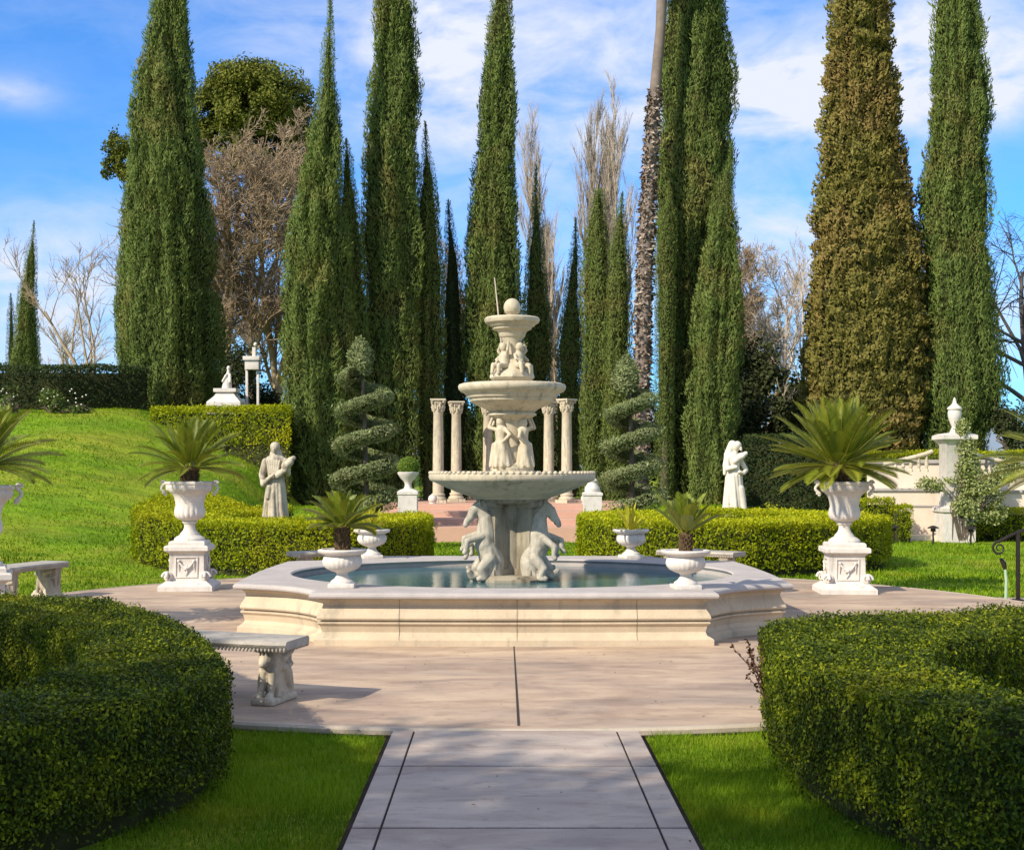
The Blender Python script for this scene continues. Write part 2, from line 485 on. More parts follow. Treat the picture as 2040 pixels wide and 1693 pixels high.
def paving(name, a, b_, c_, scale=.9):
    m, n, l, b = _mat(name)
    v = _coord(n, l, (.55, 1.5, 1))
    c = _ramp(n, l, _noise(n, l, v, scale, 6, .62, .6), [(.28, c_), (.5, b_), (.72, a)])
    blot = _ramp(n, l, _noise(n, l, _coord(n, l, (.5, 1.3, 1)), 2.6, 5, .6, .8), [(.34, (.70, .66, .66)), (.60, (1, 1, 1))])
    c = _mix(n, l, 1.0, c, blot, "MULTIPLY")
    spot = _ramp(n, l, _noise(n, l, _coord(n, l, (.8, 1.4, 1)), 7, 6, .75, .3), [(.30, (.62, .58, .56)), (.46, (1, 1, 1))])
    c = _mix(n, l, .8, c, spot, "MULTIPLY")
    g = _noise(n, l, _coord(n, l), 120, 3, .6)
    c = _mix(n, l, .3, c, _ramp(n, l, g, [(.35, (.5, .5, .5)), (.65, (1, 1, 1))]), "MULTIPLY")
    l.new(c, b.inputs["Base Color"])
    b.inputs["Roughness"].default_value = .62; b.inputs["Specular IOR Level"].default_value = .35
    _bump(n, l, b, _mix(n, l, .5, _noise(n, l, _coord(n, l), 18, 5, .65), g), .35, .006)
    return m
PLAZA = paving("stamped_concrete", (.64, .48, .315), (.49, .36, .255), (.29, .23, .185))
PATHM = paving("grey_concrete", (.575, .465, .37), (.50, .41, .335), (.41, .345, .29), 1.4)
KERB = stone("kerb_concrete", (.52, .43, .33), (.42, .35, .27), 3, (.30, .31, .18), .6)
GROUT = plain("joint_grout", (.05, .04, .035), .95, 0, .2, 10)  # dark grout of the path and plaza joints

mb = MB(); K = 160
ring = lambda r, z: [(CX + r * math.cos(2 * math.pi * i / K), CY + r * math.sin(2 * math.pi * i / K), z) for i in range(K)]
mb.add(ring(PR - .06, 0) + ring(PR - .06, -.12), [tuple(range(K))] + [((i + 1) % K, i, K + i, K + (i + 1) % K) for i in range(K)])
props(mb.build("plaza", PLAZA, smooth=False), kind="structure")
mb = MB()
mb.add(ring(PR - .05, -.12) + ring(PR - .05, .004) + ring(PR - .015, .004) + ring(PR, -.012) + ring(PR, -.12),
       [(j * K + i, j * K + (i + 1) % K, (j + 1) * K + (i + 1) % K, (j + 1) * K + i) for j in range(4) for i in range(K)])
props(mb.build("plaza_kerb", KERB, smooth=False), kind="structure")
mb = MB()                                                     # sawn joint from the basin to the path
mb.add([(CX - .006, 8.2, .004), (CX + .010, 8.2, .004), (CX + .004, 11.95, .004), (CX - .004, 11.95, .004)], [(0, 1, 2, 3)])
props(mb.build("plaza_joint_line", GROUT, smooth=False), kind="structure")

mb = MB(); PXL, PXR, JL, JR = -.69, .835, -.553, .695          # path: slabs between two borders
yj = [8.07, 7.09, 5.86, 4.63, 3.4, 2.17, .94, -.3, -1.5, -2.7]
for a, b_ in zip(yj[1:], yj[:-1]):
    for x0, x1 in ((PXL, JL), (JL, JR), (JR, PXR)):
        g, gy = .0055, .013
        mb.box(((x0 + x1) / 2, (a + b_) / 2, -.05), (x1 - x0 - 2 * g, b_ - a - 2 * gy, .1), .004)
props(mb.build("path", PATHM, smooth=False), kind="structure")
mb = MB(); mb.box((.0725, 2.7, -.067), (PXR - PXL - .02, 10.7, .12))
props(mb.build("path_bed", GROUT, smooth=False), kind="structure")
mb = MB()                                                     # worn soil edges beside the path and below the plaza kerb
for x0, x1 in ((PXL - .035, PXL), (PXR, PXR + .035)): mb.box(((x0 + x1) / 2, 2.7, -.07), (x1 - x0, 10.75, .06))
a0, a1 = R(205), R(335); n = 60
pts = [(r, a0 + (a1 - a0) * i / n) for i in range(n + 1) for r in (PR, PR + .05)]
mb.add([(CX + r * math.cos(a), CY + r * math.sin(a), -.038) for r, a in pts], [(2 * i, 2 * i + 1, 2 * i + 3, 2 * i + 2) for i in range(n)])
props(mb.build("soil_edge", SOIL, smooth=False), kind="structure")

mb = MB()                                                     # paved way leaving the plaza to the right, towards the steps
mb.add([(6.1, 13.2, -.02), (16, 12.6, -.02), (16, 16.2, -.02), (6.15, 16.75, -.02), (6.1, 13.2, -.12), (16, 12.6, -.12), (16, 16.2, -.12), (6.15, 16.75, -.12)],
       [(0, 1, 2, 3), (0, 4, 5, 1), (3, 2, 6, 7), (1, 5, 6, 2), (0, 3, 7, 4)])
props(mb.build("paved_way", PLAZA, smooth=False), kind="structure")
mb = MB()                                                     # raised pink terrace under the colonnade, with low steps
for y0, z in ((30.2, .30), (31.3, .45), (32.4, .60), (33.5, .74)):
    mb.box((.1, (y0 + 41) / 2, z / 2 - .3), (6.4, 41 - y0, z + .6), .012)
props(mb.build("terrace", stone("pink_terrace", (.60, .36, .26), (.50, .30, .22), 1.2, (.40, .27, .20), .6), smooth=False), kind="structure")

hb = MB(); n = 90                                              # low far hills
pts = []
for i in range(n + 1):
    x = -900 + 1800 * i / n
    h = 22 + 26 * float(vnoise(x * .006, 0, 0, 11)) + 8 * float(vnoise(x * .03, 1, 0, 12))
    pts += [(x, 880, -2), (x, 960, h), (x, 1150, h * .6)]
hb.add(pts, [(3 * i + k, 3 * i + 3 + k, 3 * i + 4 + k, 3 * i + 1 + k) for i in range(n) for k in (0, 1)])
props(hb.build("hills", plain("far_hills", (.20, .25, .30), .95, 0, .15, .01)), kind="structure")
# ------------------------------------------------------------------ fountain basin
def outline():
    """half-plan of the basin in angle order: straight fronts and sides, shallow scooped corners"""
    A, B = (1.80, 2.52), (2.72, 1.60)
    pts = [(-1.80, -2.34)] + [(-1.80 + 3.6 * i / 24, -2.52 - .05 * math.sin(math.pi * i / 24)) for i in range(25)] + [(1.80, -2.34)]
    def scoop(p, q):
        m = []
        for i in range(1, 12):
            t = i / 12; x, y = p[0] + (q[0] - p[0]) * t, p[1] + (q[1] - p[1]) * t
            nx_, ny_ = (q[1] - p[1]), -(q[0] - p[0]); L = math.hypot(nx_, ny_)
            s = -.13 * math.sin(math.pi * t)
            m.append((x + nx_ / L * s, y + ny_ / L * s))
        return m
    pts += scoop((1.80, -2.34), (2.70, -1.55))
    pts += [(2.70 + .05 * math.sin(math.pi * i / 16), -1.55 + 3.1 * i / 16) for i in range(17)]
    pts += scoop((2.70, 1.55), (1.80, 2.34))
    pts += [(-x, -y) for x, y in pts]
    return pts
OUT = outline(); NO = len(OUT)
def offset(d):
    res = []
    for i, (x, y) in enumerate(OUT):
        (x0, y0), (x1, y1) = OUT[i - 1], OUT[(i + 1) % NO]
        a = Vector((x - x0, y - y0)); b = Vector((x1 - x, y1 - y))
        a = a.normalized() if a.length > 1e-6 else b.normalized(); b = b.normalized() if b.length > 1e-6 else a
        na, nb = Vector((a.y, -a.x)), Vector((b.y, -b.x)); m = na + nb; m = m / max(m.dot(na), .25)
        res.append((x + m.x * d, y + m.y * d))
    return res
def inner(ax, ay):
    return [(ax * math.cos(t), ay * math.sin(t)) for t in (math.atan2(y / ay, x / ax) for x, y in OUT)]
WALLP = [(.035, 0), (.035, .055), (.015, .07), (-.02, .085), (-.035, .12), (-.02, .175), (.005, .20), (.005, .212), (-.03, .218), (-.03, .228),
         (.004, .234), (.012, .25), (.0, .285), (-.03, .33), (-.045, .37), (-.035, .40), (-.01, .418), (-.01, .428)]
COPP = [(-.06, .428), (.055, .430), (.07, .440), (.075, .455), (.07, .472), (.055, .485), (.03, .49)]

fountain = thing("fountain", "tall three tiered cream stone fountain with horses in a scooped basin", "fountain", (CX, CY, 0))
def sweep(mb, prof, rng_=None):
    rings = [[(x, y, z) for x, y in offset(d)] for d, z in prof]
    n = len(rings); base = len(mb.v)
    mb.add([p for r in rings for p in r], [(j * NO + i, j * NO + (i + 1) % NO, (j + 1) * NO + (i + 1) % NO, (j + 1) * NO + i) for j in range(n - 1) for i in range(NO)])
mb = MB(); sweep(mb, WALLP)
basin_wall = mb.build("basin_wall", BASIN, fountain, angle=28)
mb = MB(); sweep(mb, COPP)
o = offset(.03); i1 = inner(2.44, 2.08); i2 = inner(2.42, 2.06)
n0 = len(mb.v)
mb.add([(x, y, .49) for x, y in o] + [(x, y, .485) for x, y in i1] + [(x, y, .47) for x, y in i2] + [(x, y, .44) for x, y in inner(2.45, 2.09)] + [(x, y, -.2) for x, y in inner(2.45, 2.09)],
       [(j * NO + i, j * NO + (i + 1) % NO, (j + 1) * NO + (i + 1) % NO, (j + 1) * NO + i) for j in range(4) for i in range(NO)])
mb.build("coping", COPING, fountain, angle=28)
MORTAR = plain("old_mortar", (.16, .125, .09), .9, 0, .3, 10)
for jx in (-1.05, .03, 1.13):
    mb = MB()
    for (d0, z0), (d1, z1) in zip(WALLP[1:-1], WALLP[2:]):
        yb = -2.52 - .05 * math.cos(jx / 1.8 * math.pi / 2)
        mb.add([(jx - .0022, yb - d0 - .003, z0), (jx + .0022, yb - d0 - .003, z0), (jx + .0022, yb - d1 - .003, z1), (jx - .0022, yb - d1 - .003, z1)], [(0, 1, 2, 3)])
    mb.build("mortar_line", MORTAR, basin_wall, smooth=False)
mb = MB(); mb.lathe([(2.6, -.18), (2.6, -.16)], 64); mb.build("basin_floor", plain("painted_basin_floor", (.16, .34, .36), .6), fountain)

m, n, l, b = _mat("water")
b.inputs["Base Color"].default_value = (.06, .145, .16, 1)
b.inputs["Roughness"].default_value = .04; b.inputs["IOR"].default_value = 1.33; b.inputs["Specular IOR Level"].default_value = .6
_bump(n, l, b, _noise(n, l, _coord(n, l, (1, 2, 1)), 7, 4, .6), .12, .02)
WATER = m
mb = MB(); mb.add([(x, y, .395) for x, y in inner(2.435, 2.075)], [tuple(range(NO))])
wo = mb.build("water", WATER, smooth=False); wo.location = (CX, CY, 0); props(wo, kind="structure")

# pedestal of the fountain
mb = MB()
mb.lathe([(.50, .0), (.50, .42), (.46, .45), (.44, .46)], 8, rot=R(22.5))
mb.lathe([(.17, .4), (.17, 1.30)], 20)
for k in range(4):
    M_ = Matrix.Rotation(R(45 + 90 * k), 4, "Z")
    mb.box((.25, 0, .87), (.20, .17, .84), .012, M_)
    mb.box((.26, 0, .49), (.25, .21, .08), .015, M_)
    mb.box((.26, 0, 1.235), (.25, .20, .07), .015, M_)
mb.lathe([(.36, 1.24), (.40, 1.27), (.40, 1.30)], 32)
mb.build("pedestal", stone("pedestal_stone", (.38, .33, .24), (.24, .20, .14), 4, (.12, .095, .06), .50, streak=(.10, .08, .05), streak_at=.48), fountain)

def horse_mesh():
    c = [((.20, 0, .86), .058, (.315, 0, .69), .036), ((.315, 0, .69), .036, (.325, 0, .655), .032), ((.24, 0, .83), .05, (.27, 0, .74), .05),
         ((.17, .035, .90), .014, (.18, .04, .955), .008), ((.17, -.035, .90), .014, (.18, -.04, .955), .008),
         ((.19, 0, .87), .055, (.10, 0, .74), .085), ((.10, 0, .74), .085, (.09, 0, .55), .115), ((.09, 0, .55), .115, (.10, 0, .42), .125),
         ((.10, 0, .45), .12, (.02, 0, .22), .14), ((.02, 0, .22), .14, (.02, 0, .06), .13),
         ((.16, .07, .52), .05, (.33, .08, .47), .036), ((.33, .08, .47), .036, (.345, .08, .36), .026), ((.345, .08, .36), .026, (.36, .08, .335), .03),
         ((.16, -.07, .50), .05, (.30, -.085, .40), .036), ((.30, -.085, .40), .036, (.29, -.085, .29), .026), ((.29, -.085, .29), .026, (.305, -.085, .265), .03),
         ((.07, .09, .26), .075, (.18, .11, .14), .05), ((.18, .11, .14), .05, (.14, .11, .03), .04), ((.14, .11, .03), .04, (.2, .11, .025), .035),
         ((.07, -.09, .26), .075, (.18, -.11, .14), .05), ((.18, -.11, .14), .05, (.14, -.11, .03), .04), ((.14, -.11, .03), .04, (.2, -.11, .025), .035),
         ((.06, 0, .08), .07, (.25, .0, .05), .05), ((.25, 0, .05), .05, (.30, .04, .11), .03)]
    for i in range(7):                                        # mane and chest locks
        t = i / 6; c.append(((.12 - .10 * t, 0, .91 - .36 * t), .03, (.03 - .07 * t, .03 * (-1) ** i, .84 - .40 * t), .022))
    for i in range(4): c.append(((.17 - .01 * i, .06 - .04 * i, .56), .022, (.17, .08 - .05 * i, .44), .014))
    return sculpt_mesh("horse", c, .0095, 2)
hm = horse_mesh()
hm.materials.append(GREY)
for k in range(4):
    a = R(-45 + 90 * k)
    h = bpy.data.objects.new("horse_figure", hm); COL.objects.link(h); h.parent = fountain
    h.location = (.285 * math.cos(a), .285 * math.sin(a), .41); h.rotation_euler = (0, 0, a + R(-28 if k in (0, 2) else 28) * (-1)); h.scale = (.98, .98, .92)

def bowl(name, prof, lip_beads=0, R0=0, z0=0, bead=.02):
    mb = MB(); mb.lathe(prof, 72)
    if lip_beads:
        for i in range(lip_beads):
            a = 2 * math.pi * i / lip_beads
            mb.ball((R0 * math.cos(a), R0 * math.sin(a), z0), (bead * 1.1, bead * 1.1, bead), 8, 6)
    return mb.build(name, CREAM, fountain)
big = [(.42, 1.29), (.44, 1.31), (.46, 1.315), (.60, 1.36), (.74, 1.42), (.86, 1.475), (.90, 1.49), (.915, 1.50), (.925, 1.53), (.925, 1.555), (.90, 1.575),
       (.84, 1.575), (.80, 1.55), (.5, 1.47), (.2, 1.44)]
bowl("bowl", big, 84, .905, 1.578, .022)
mid = [(.27, 2.215), (.27, 2.235), (.25, 2.25), (.30, 2.29), (.40, 2.33), (.465, 2.37), (.475, 2.40), (.50, 2.41), (.505, 2.43), (.535, 2.46), (.57, 2.475), (.595, 2.505),
       (.60, 2.535), (.59, 2.555), (.56, 2.565), (.52, 2.555), (.4, 2.49), (.1, 2.46)]
bowl("bowl", mid)
top = [(.13, 3.08), (.145, 3.095), (.15, 3.12), (.17, 3.15), (.215, 3.17), (.22, 3.195), (.25, 3.205), (.26, 3.225), (.295, 3.24), (.308, 3.265), (.308, 3.285), (.295, 3.30),
       (.25, 3.30), (.2, 3.27), (.05, 3.26)]
bowl("bowl", top)
mb = MB(); mb.lathe([(.09, 3.25), (.09, 3.31), (.055, 3.325), (.06, 3.335), (.09, 3.36)], 20); mb.ball((0, 0, 3.415), (.094, .094, .10), 24, 16)
mb.build("ball_finial", CREAM, fountain)

# carved groups carrying the two upper bowls
mb = MB()
mb.lathe([(.30, 1.46), (.31, 1.54), (.29, 1.58), (.24, 1.60), (.245, 1.63), (.2, 1.66), (.13, 1.70), (.12, 2.05), (.16, 2.16), (.24, 2.2), (.26, 2.22)], 28)
mb.build("shaft", CREAM, fountain)
def nymph_mesh():
    c = [((0, 0, .02), .085, (0, 0, .26), .062), ((0, 0, .26), .062, (.0, 0, .33), .05), ((0, 0, .33), .05, (.0, 0, .42), .06), ((0, 0, .43), .05, (.005, 0, .47), .028),
         ((.01, 0, .505), .043, (.012, 0, .525), .04), ((0, .05, .43), .026, (.02, .14, .46), .02), ((.02, .14, .46), .02, (.0, .10, .57), .016), ((0, .10, .57), .016, (-.02, .03, .60), .016),
         ((0, -.05, .43), .026, (.03, -.13, .36), .02), ((.03, -.13, .36), .02, (.06, -.05, .28), .017), ((.05, .03, .26), .035, (.075, .04, .04), .03), ((.04, -.035, .26), .035, (.05, -.05, .04), .035),
         ((-.01, 0, .53), .04, (-.05, 0, .44), .03)]
    for i in range(9):
        a = i / 9 * 2 * math.pi; c.append(((.05 * math.cos(a), .05 * math.sin(a), .27), .016, (.10 * math.cos(a + .2), .10 * math.sin(a + .2), .02), .02))
    return sculpt_mesh("nymph", c, .010, 2)
nm = nymph_mesh(); nm.materials.append(CREAM)
for k, a in enumerate((R(-125), R(-35), R(60), R(150))):
    h = bpy.data.objects.new("nymph_figure", nm); COL.objects.link(h); h.parent = fountain
    h.location = (.17 * math.cos(a), .17 * math.sin(a), 1.63); h.rotation_euler = (R(4), 0, a); h.scale = (1, 1, .98) if k % 2 else (1.05, -1.05, 1.0)
mb = MB()
mb.lathe([(.14, 2.50), (.16, 2.58), (.21, 2.60), (.235, 2.635), (.23, 2.67), (.20, 2.70), (.13, 2.73), (.095, 2.80), (.09, 2.95), (.105, 3.04), (.13, 3.09)], 28, mod=lambda a, z, r: 1 + (.06 * math.cos(8 * a) if 2.58 < z < 2.71 else 0))
mb.build("shaft", CREAM, fountain)
def putto_mesh():
    c = [((0, 0, .05), .06, (0, 0, .16), .052), ((0, 0, .16), .05, (.005, 0, .20), .035), ((.015, 0, .255), .046, (.02, 0, .265), .044), ((0, .05, .17), .022, (.03, .085, .22), .017), ((.03, .085, .22), .017, (.0, .07, .31), .015),
         ((0, -.05, .17), .022, (.05, -.08, .12), .018), ((.05, -.08, .12), .018, (.085, -.02, .10), .016), ((.03, .03, .05), .035, (.12, .05, .05), .028), ((.12, .05, .05), .028, (.13, .05, -.04), .02),
         ((.03, -.03, .05), .035, (.11, -.06, .06), .028), ((.11, -.06, .06), .028, (.13, -.06, -.03), .02)]
    return sculpt_mesh("putto", c, .009, 2)
pm = putto_mesh(); pm.materials.append(CREAM)
for a in (R(-50), R(130), R(-140), R(40)):
    h = bpy.data.objects.new("putto_figure", pm); COL.objects.link(h); h.parent = fountain
    h.location = (.11 * math.cos(a), .11 * math.sin(a), 2.71); h.rotation_euler = (0, 0, a)

# ------------------------------------------------------------------ cycads
CYC = leafmat("cycad_leaf", [(.05, .075, .006), (.11, .15, .01), (.20, .22, .016), (.30, .28, .03)], None, trans=.15, rough=.45, spec=.4)
CYCTRUNK = plain("cycad_trunk", (.10, .065, .035), .95, 0, .5, 30)
def cycad(name, label, loc, fl=.75, n=46, th=.28, tr=.075, emin=-8, emax=86, droop=.55, seed=1, group=None, leaf=.16, stiff=1.0, rachis=.006):
    r_ = np.random.default_rng(seed)
    t = thing(name, label, "cycad", loc, 0, group)
    mb = MB()
    mb.lathe([(tr * .9, -.06), (tr * 1.05, .02), (tr * 1.1, th * .5), (tr * 1.0, th), (tr * .5, th + .05)], 18, mod=lambda a, z, r: 1 + .12 * math.cos(9 * a + z * 60))
    for i in range(70):
        a = i * 2.39996; z = th * (i / 70.0)
        q = Vector((math.cos(a), math.sin(a), 0)) * tr
        mb.tube([q + Vector((0, 0, z)), q * 1.35 + Vector((0, 0, z + .035))], [.014, .004], 4)
    mb.build("trunk", CYCTRUNK, t)
    parts, tones = [], []
    for i in range(n):
        a = i * 2.39996 + r_.normal() * .15; u = (i + .5) / n
        el = R(emax + (emin - emax) * u ** 1.05 + r_.normal() * 5)
        L = fl * (.80 + .28 * r_.random()) * (.85 + .15 * math.sin(math.pi * u))
        m = 12; p = np.zeros((m + 1, 3)); e = el
        p[0] = (math.cos(a) * tr * .6, math.sin(a) * tr * .6, th + .02)
        da = r_.normal() * .10
        for k in range(m):
            e -= droop * (.25 + .5 * math.cos(el)) * (k / m) * 2.2 / m
            p[k + 1] = p[k] + np.array([math.cos(a + da * k / m) * math.cos(e), math.sin(a + da * k / m) * math.cos(e), math.sin(e)]) * L / m
        ln = int(30 * max(1, fl / .7)); s = np.linspace(.12, 1.0, ln)
        q = np.stack([np.interp(s * m, np.arange(m + 1), p[:, c]) for c in range(3)], 1)
        tg = unit(np.gradient(q, axis=0)); side = unit(np.cross(tg, np.array([0, 0, 1.0]) + .001)); up = np.cross(side, tg)
        w = leaf * (np.sin(np.clip(s * 1.05, 0, 1) * math.pi) ** .6 * .9 + .12)
        for sg in (1, -1):
            U = tg * (.75 * stiff) + side * sg * .75 + up * .35
            parts.append(cards(q, up + side * sg * -.4, U, w, .016 + 0 * w)); tones.append(np.clip(r_.random(ln) * .35 + .45 * r_.random() + .1, 0, 1))
        tv, tf = tubes(p[None], np.linspace(rachis, rachis * .4, m + 1)[None], 3)
        parts.append((tv, tf)); tones.append(np.full(len(tf), .95))
    v, f = merge(parts)
    link("crown", np_mesh("crown", v, f, np.concatenate(tones)), CYC, t)
    return t

# ------------------------------------------------------------------ tall urns on pedestals
def volute(mb, c, r0, turns, rad, plane, flip=1):
    pts = []
    for i in range(26):
        a = i / 25 * turns * 2 * math.pi; r = r0 * (1 - .8 * i / 25)
        x, z = flip * r * math.cos(a), r * math.sin(a)
        pts.append((c[0] + x, c[1], c[2] + z) if plane == "xz" else (c[0], c[1] + x, c[2] + z))
    mb.tube(pts, [rad * (1 - .5 * i / 25) for i in range(26)], 8)
def make_pedestal():
    t = thing("pedestal", "white pedestal", "pedestal", (0, 0, 0))
    mb = MB(); mb.square([(.36, 0), (.36, .06), (.345, .075), (.31, .10), (.285, .115), (.27, .13)]); mb.build("plinth", WHITE, t)
    mb = MB(); mb.square([(.245, .125), (.235, .145), (.225, .48), (.235, .50)]); die = mb.build("die", WHITE, t)
    mb = MB()
    for M_ in (Matrix.Identity(4), Matrix.Rotation(R(90), 4, "Z"), Matrix.Rotation(R(180), 4, "Z"), Matrix.Rotation(R(270), 4, "Z")):
        y = -.236
        for x0, x1, z0, z1 in ((-.15, .15, .44, .455), (-.15, .15, .17, .185), (-.15, -.135, .185, .44), (.135, .15, .185, .44)):
            mb.box(((x0 + x1) / 2, y, (z0 + z1) / 2), (x1 - x0, .016, z1 - z0), .003, M_)
        sw = [(-.10 + .2 * i / 12, y - .012, .39 - .09 * math.sin(math.pi * i / 12)) for i in range(13)]
        mb.tube(sw, [.010 + .010 * math.sin(math.pi * i / 12) for i in range(13)], 8, M_)
        for x in (-.1, .1):
            mb.ball((x, y - .008, .395), .022, 10, 8, M_); mb.tube([(x, y - .008, .38), (x * 1.05, y - .008, .26)], [.012, .003], 6, M_)
        mb.tube([(0, y - .01, .30), (.012, y - .01, .25), (-.02, y - .01, .20)], [.014, .010, .004], 6, M_)
        mb.ball((0, y - .012, .30), .028, 10, 8, M_)
        for i in range(5):
            a = i / 5 * 2 * math.pi; mb.ball((.03 * math.cos(a), y - .008, .30 + .03 * math.sin(a)), .014, 8, 6, M_)
    mb.build("swag_relief", WHITE, die)
    for sx_ in (-1, 1):
        for sy_ in (-1, 1):
            mb = MB()
            for pl in ("xz", "yz"):
                volute(mb, (sx_ * .25, sy_ * .25, .185), .065, 1.6, .022, pl, sx_ if pl == "xz" else sy_)
            mb.build("scroll", WHITE, die)
    mb = MB(); mb.square([(.235, .495), (.255, .515), (.285, .53), (.29, .535), (.29, .585), (.275, .60), (.22, .605)]); mb.build("cornice", WHITE, t)
    return t
def make_urn():
    t = thing("urn", "white urn", "urn", (0, 0, 0))
    mb = MB(); mb.square([(.235, 0), (.235, .035), (.22, .05)])
    mb.lathe([(.205, .05), (.20, .075), (.165, .10), (.13, .115), (.12, .135), (.085, .17), (.072, .205), (.072, .235), (.095, .255), (.10, .27), (.085, .285)], 36)
    mb.build("foot", WHITE, t)
    mb = MB()
    def flute(a, z, r):
        if .30 < z < .455: return 1 + .035 * abs(math.sin(9 * a)) * 1.6
        if .46 < z < .56: return 1 + .02 * abs(math.sin(9 * a))
        return 1
    mb.lathe([(.09, .28), (.14, .295), (.175, .32), (.19, .35), (.192, .38), (.185, .42), (.182, .455), (.185, .50), (.195, .54), (.215, .575), (.25, .605), (.285, .625), (.29, .635)], 108, mod=flute)
    mb.build("body", WHITE, t)
    mb = MB()
    mb.lathe([(.275, .618), (.305, .632), (.315, .645), (.315, .695), (.33, .705), (.33, .725), (.31, .735), (.265, .735), (.25, .70), (.22, .68)], 8, rot=R(22.5), mod=None)
    for i in range(8):
        a = R(45 * i); M_ = Matrix.Rotation(a, 4, "Z")
        mb.box((.292, 0, .67), (.01, .16, .028), .003, M_)
    rim = mb.build("rim", WHITE, t)
    mb = MB(); mb.lathe([(.24, .66), (.24, .70), (.02, .715)], 24); mb.build("soil", SOIL, t)
    for s_ in (-1, 1):
        mb = MB()
        pts = [(s_ * (.315 + .055 * math.sin(math.pi * u)), 0, .60 + .115 * u) for u in np.linspace(0, 1, 12)]
        mb.tube(pts, .018, 10)
        volute(mb, (s_ * .345, 0, .715), .032, 1.3, .016, "xz", s_); volute(mb, (s_ * .325, 0, .59), .026, 1.2, .014, "xz", s_)
        mb.build("handle", WHITE, t)
    return t
ped0, urn0 = make_pedestal(), make_urn()
TALL = [(px(378, 17.7), 17.7, "left back"), (px(1682, 17.25), 17.25, "right back"), (-5.19, 12.95, "left front"), (5.80, 13.1, "right front")]
SPOT = ["left of the basin, before the C-shaped hedge", "right of the basin, before the hedge with the woman statue", "at the left picture edge above the crescent hedge", "at the right picture edge beside the iron handrail"]
for k, (x, y, _) in enumerate(TALL):
    rz = R((3, -4, 20, -25)[k])
    lab = ["white stone pedestal with carved swags standing at the edge of the left lawn", "white stone pedestal with carved swags standing beside the right lawn",
           "white stone pedestal at the left picture edge, nearest the crescent hedge", "white stone pedestal at the right picture edge, nearest the iron handrail"][k]
    lub = ["white handled urn holding a cycad in front of the left lawn", "white handled urn holding the widest cycad, in front of the right lawn",
           "greyish handled urn cut off by the left picture edge", "white handled urn cut off by the right picture edge"][k]
    if k == 0:
        ped0.location = (x, y, 0); ped0.rotation_euler.z = rz; urn0.location = (x, y, .6); urn0.rotation_euler.z = rz
        ped0["label"], urn0["label"] = lab, lub; ped0["group"], urn0["group"] = "pedestals round the plaza", "handled urns round the plaza"; urn0.scale = (1.02, 1.02, 1.17)
    else:
        dup(ped0, (x, y, 0), rz, lab); dup(urn0, (x, y, .6), rz, lub)
ZU = .6 + .70 * 1.17
G = "cycads in the tall urns"
cycad("cycad", "fountain shaped green cycad in the tall white urn on the left lawn edge", (TALL[0][0], TALL[0][1], ZU), .80, 44, .20, .10, -12, 84, .6, 3, G, .17)
cycad("cycad", "widest yellow green cycad with stiff spread fronds in the tall urn on the right", (TALL[1][0] - .08, TALL[1][1], ZU), 1.0, 78, .24, .12, -26, 88, .30, 5, G, .19)
cycad("cycad", "dark cycad with drooping fronds cut off by the left picture edge", (TALL[2][0], TALL[2][1], ZU), .78, 46, .20, .10, -15, 82, .6, 8, G, .17)
cycad("cycad", "dark cycad whose frond tips enter at the right picture edge", (TALL[3][0], TALL[3][1], ZU), .98, 50, .20, .10, -15, 80, .5, 11, G, .17)

# ------------------------------------------------------------------ low urns on the basin rim
def make_low_urn():
    t = thing("low_urn", "low urn", "urn", (0, 0, 0))
    mb = MB(); mb.box((0, 0, .02), (.25, .25, .04), .006)
    mb.lathe([(.115, .04), (.11, .06), (.075, .085), (.055, .115), (.055, .135), (.075, .15)], 32); mb.build("foot", WHITE, t)
    mb = MB(); mb.lathe([(.06, .145), (.10, .155), (.15, .18), (.178, .215), (.185, .25), (.175, .285), (.16, .305)], 96, mod=lambda a, z, r: 1 + (.03 * abs(math.sin(12 * a)) if z < .29 else 0)); mb.build("body", WHITE, t)
    mb = MB(); mb.lathe([(.155, .30), (.175, .31), (.215, .325), (.232, .34), (.235, .355), (.225, .365), (.19, .365), (.175, .35), (.16, .33), (.02, .335)], 48); mb.build("rim", WHITE, t)
    return t
lu = make_low_urn()
LOW = [(px(682, 12.5), 12.5), (px(1366, 12.35), 12.35), (px(741, 16.72), 16.72), (px(1257, 16.72), 16.72)]
LL = ["low white fluted urn on the basin rim holding the low sprawling cycad", "low pale fluted urn on the basin rim holding the upright dark cycad",
      "low white urn on the far basin rim with a pale spiky plant", "low white urn on the far basin rim with a golden spiky plant"]
for k, (x, y) in enumerate(LOW):
    if k == 0: lu.location = (x, y, .488); lu["label"] = LL[0]; lu["group"] = "low urns on the basin rim"
    else: dup(lu, (x, y, .488), R(7 * k), LL[k])
G = "cycads in the low rim urns"
cycad("cycad", "low sprawling cycad in the near left urn on the basin rim", (LOW[0][0], LOW[0][1], .80), .42, 30, .24, .06, -2, 80, .75, 21, G, .11)
cycad("cycad", "upright dark green cycad in the near right urn on the basin rim", (LOW[1][0], LOW[1][1], .82), .42, 22, .17, .05, 34, 82, .35, 23, G, .10)
SPIKE = leafmat("golden_blade", [(.28, .28, .02), (.42, .38, .03), (.52, .45, .06)], None, trans=.25, rough=.5)
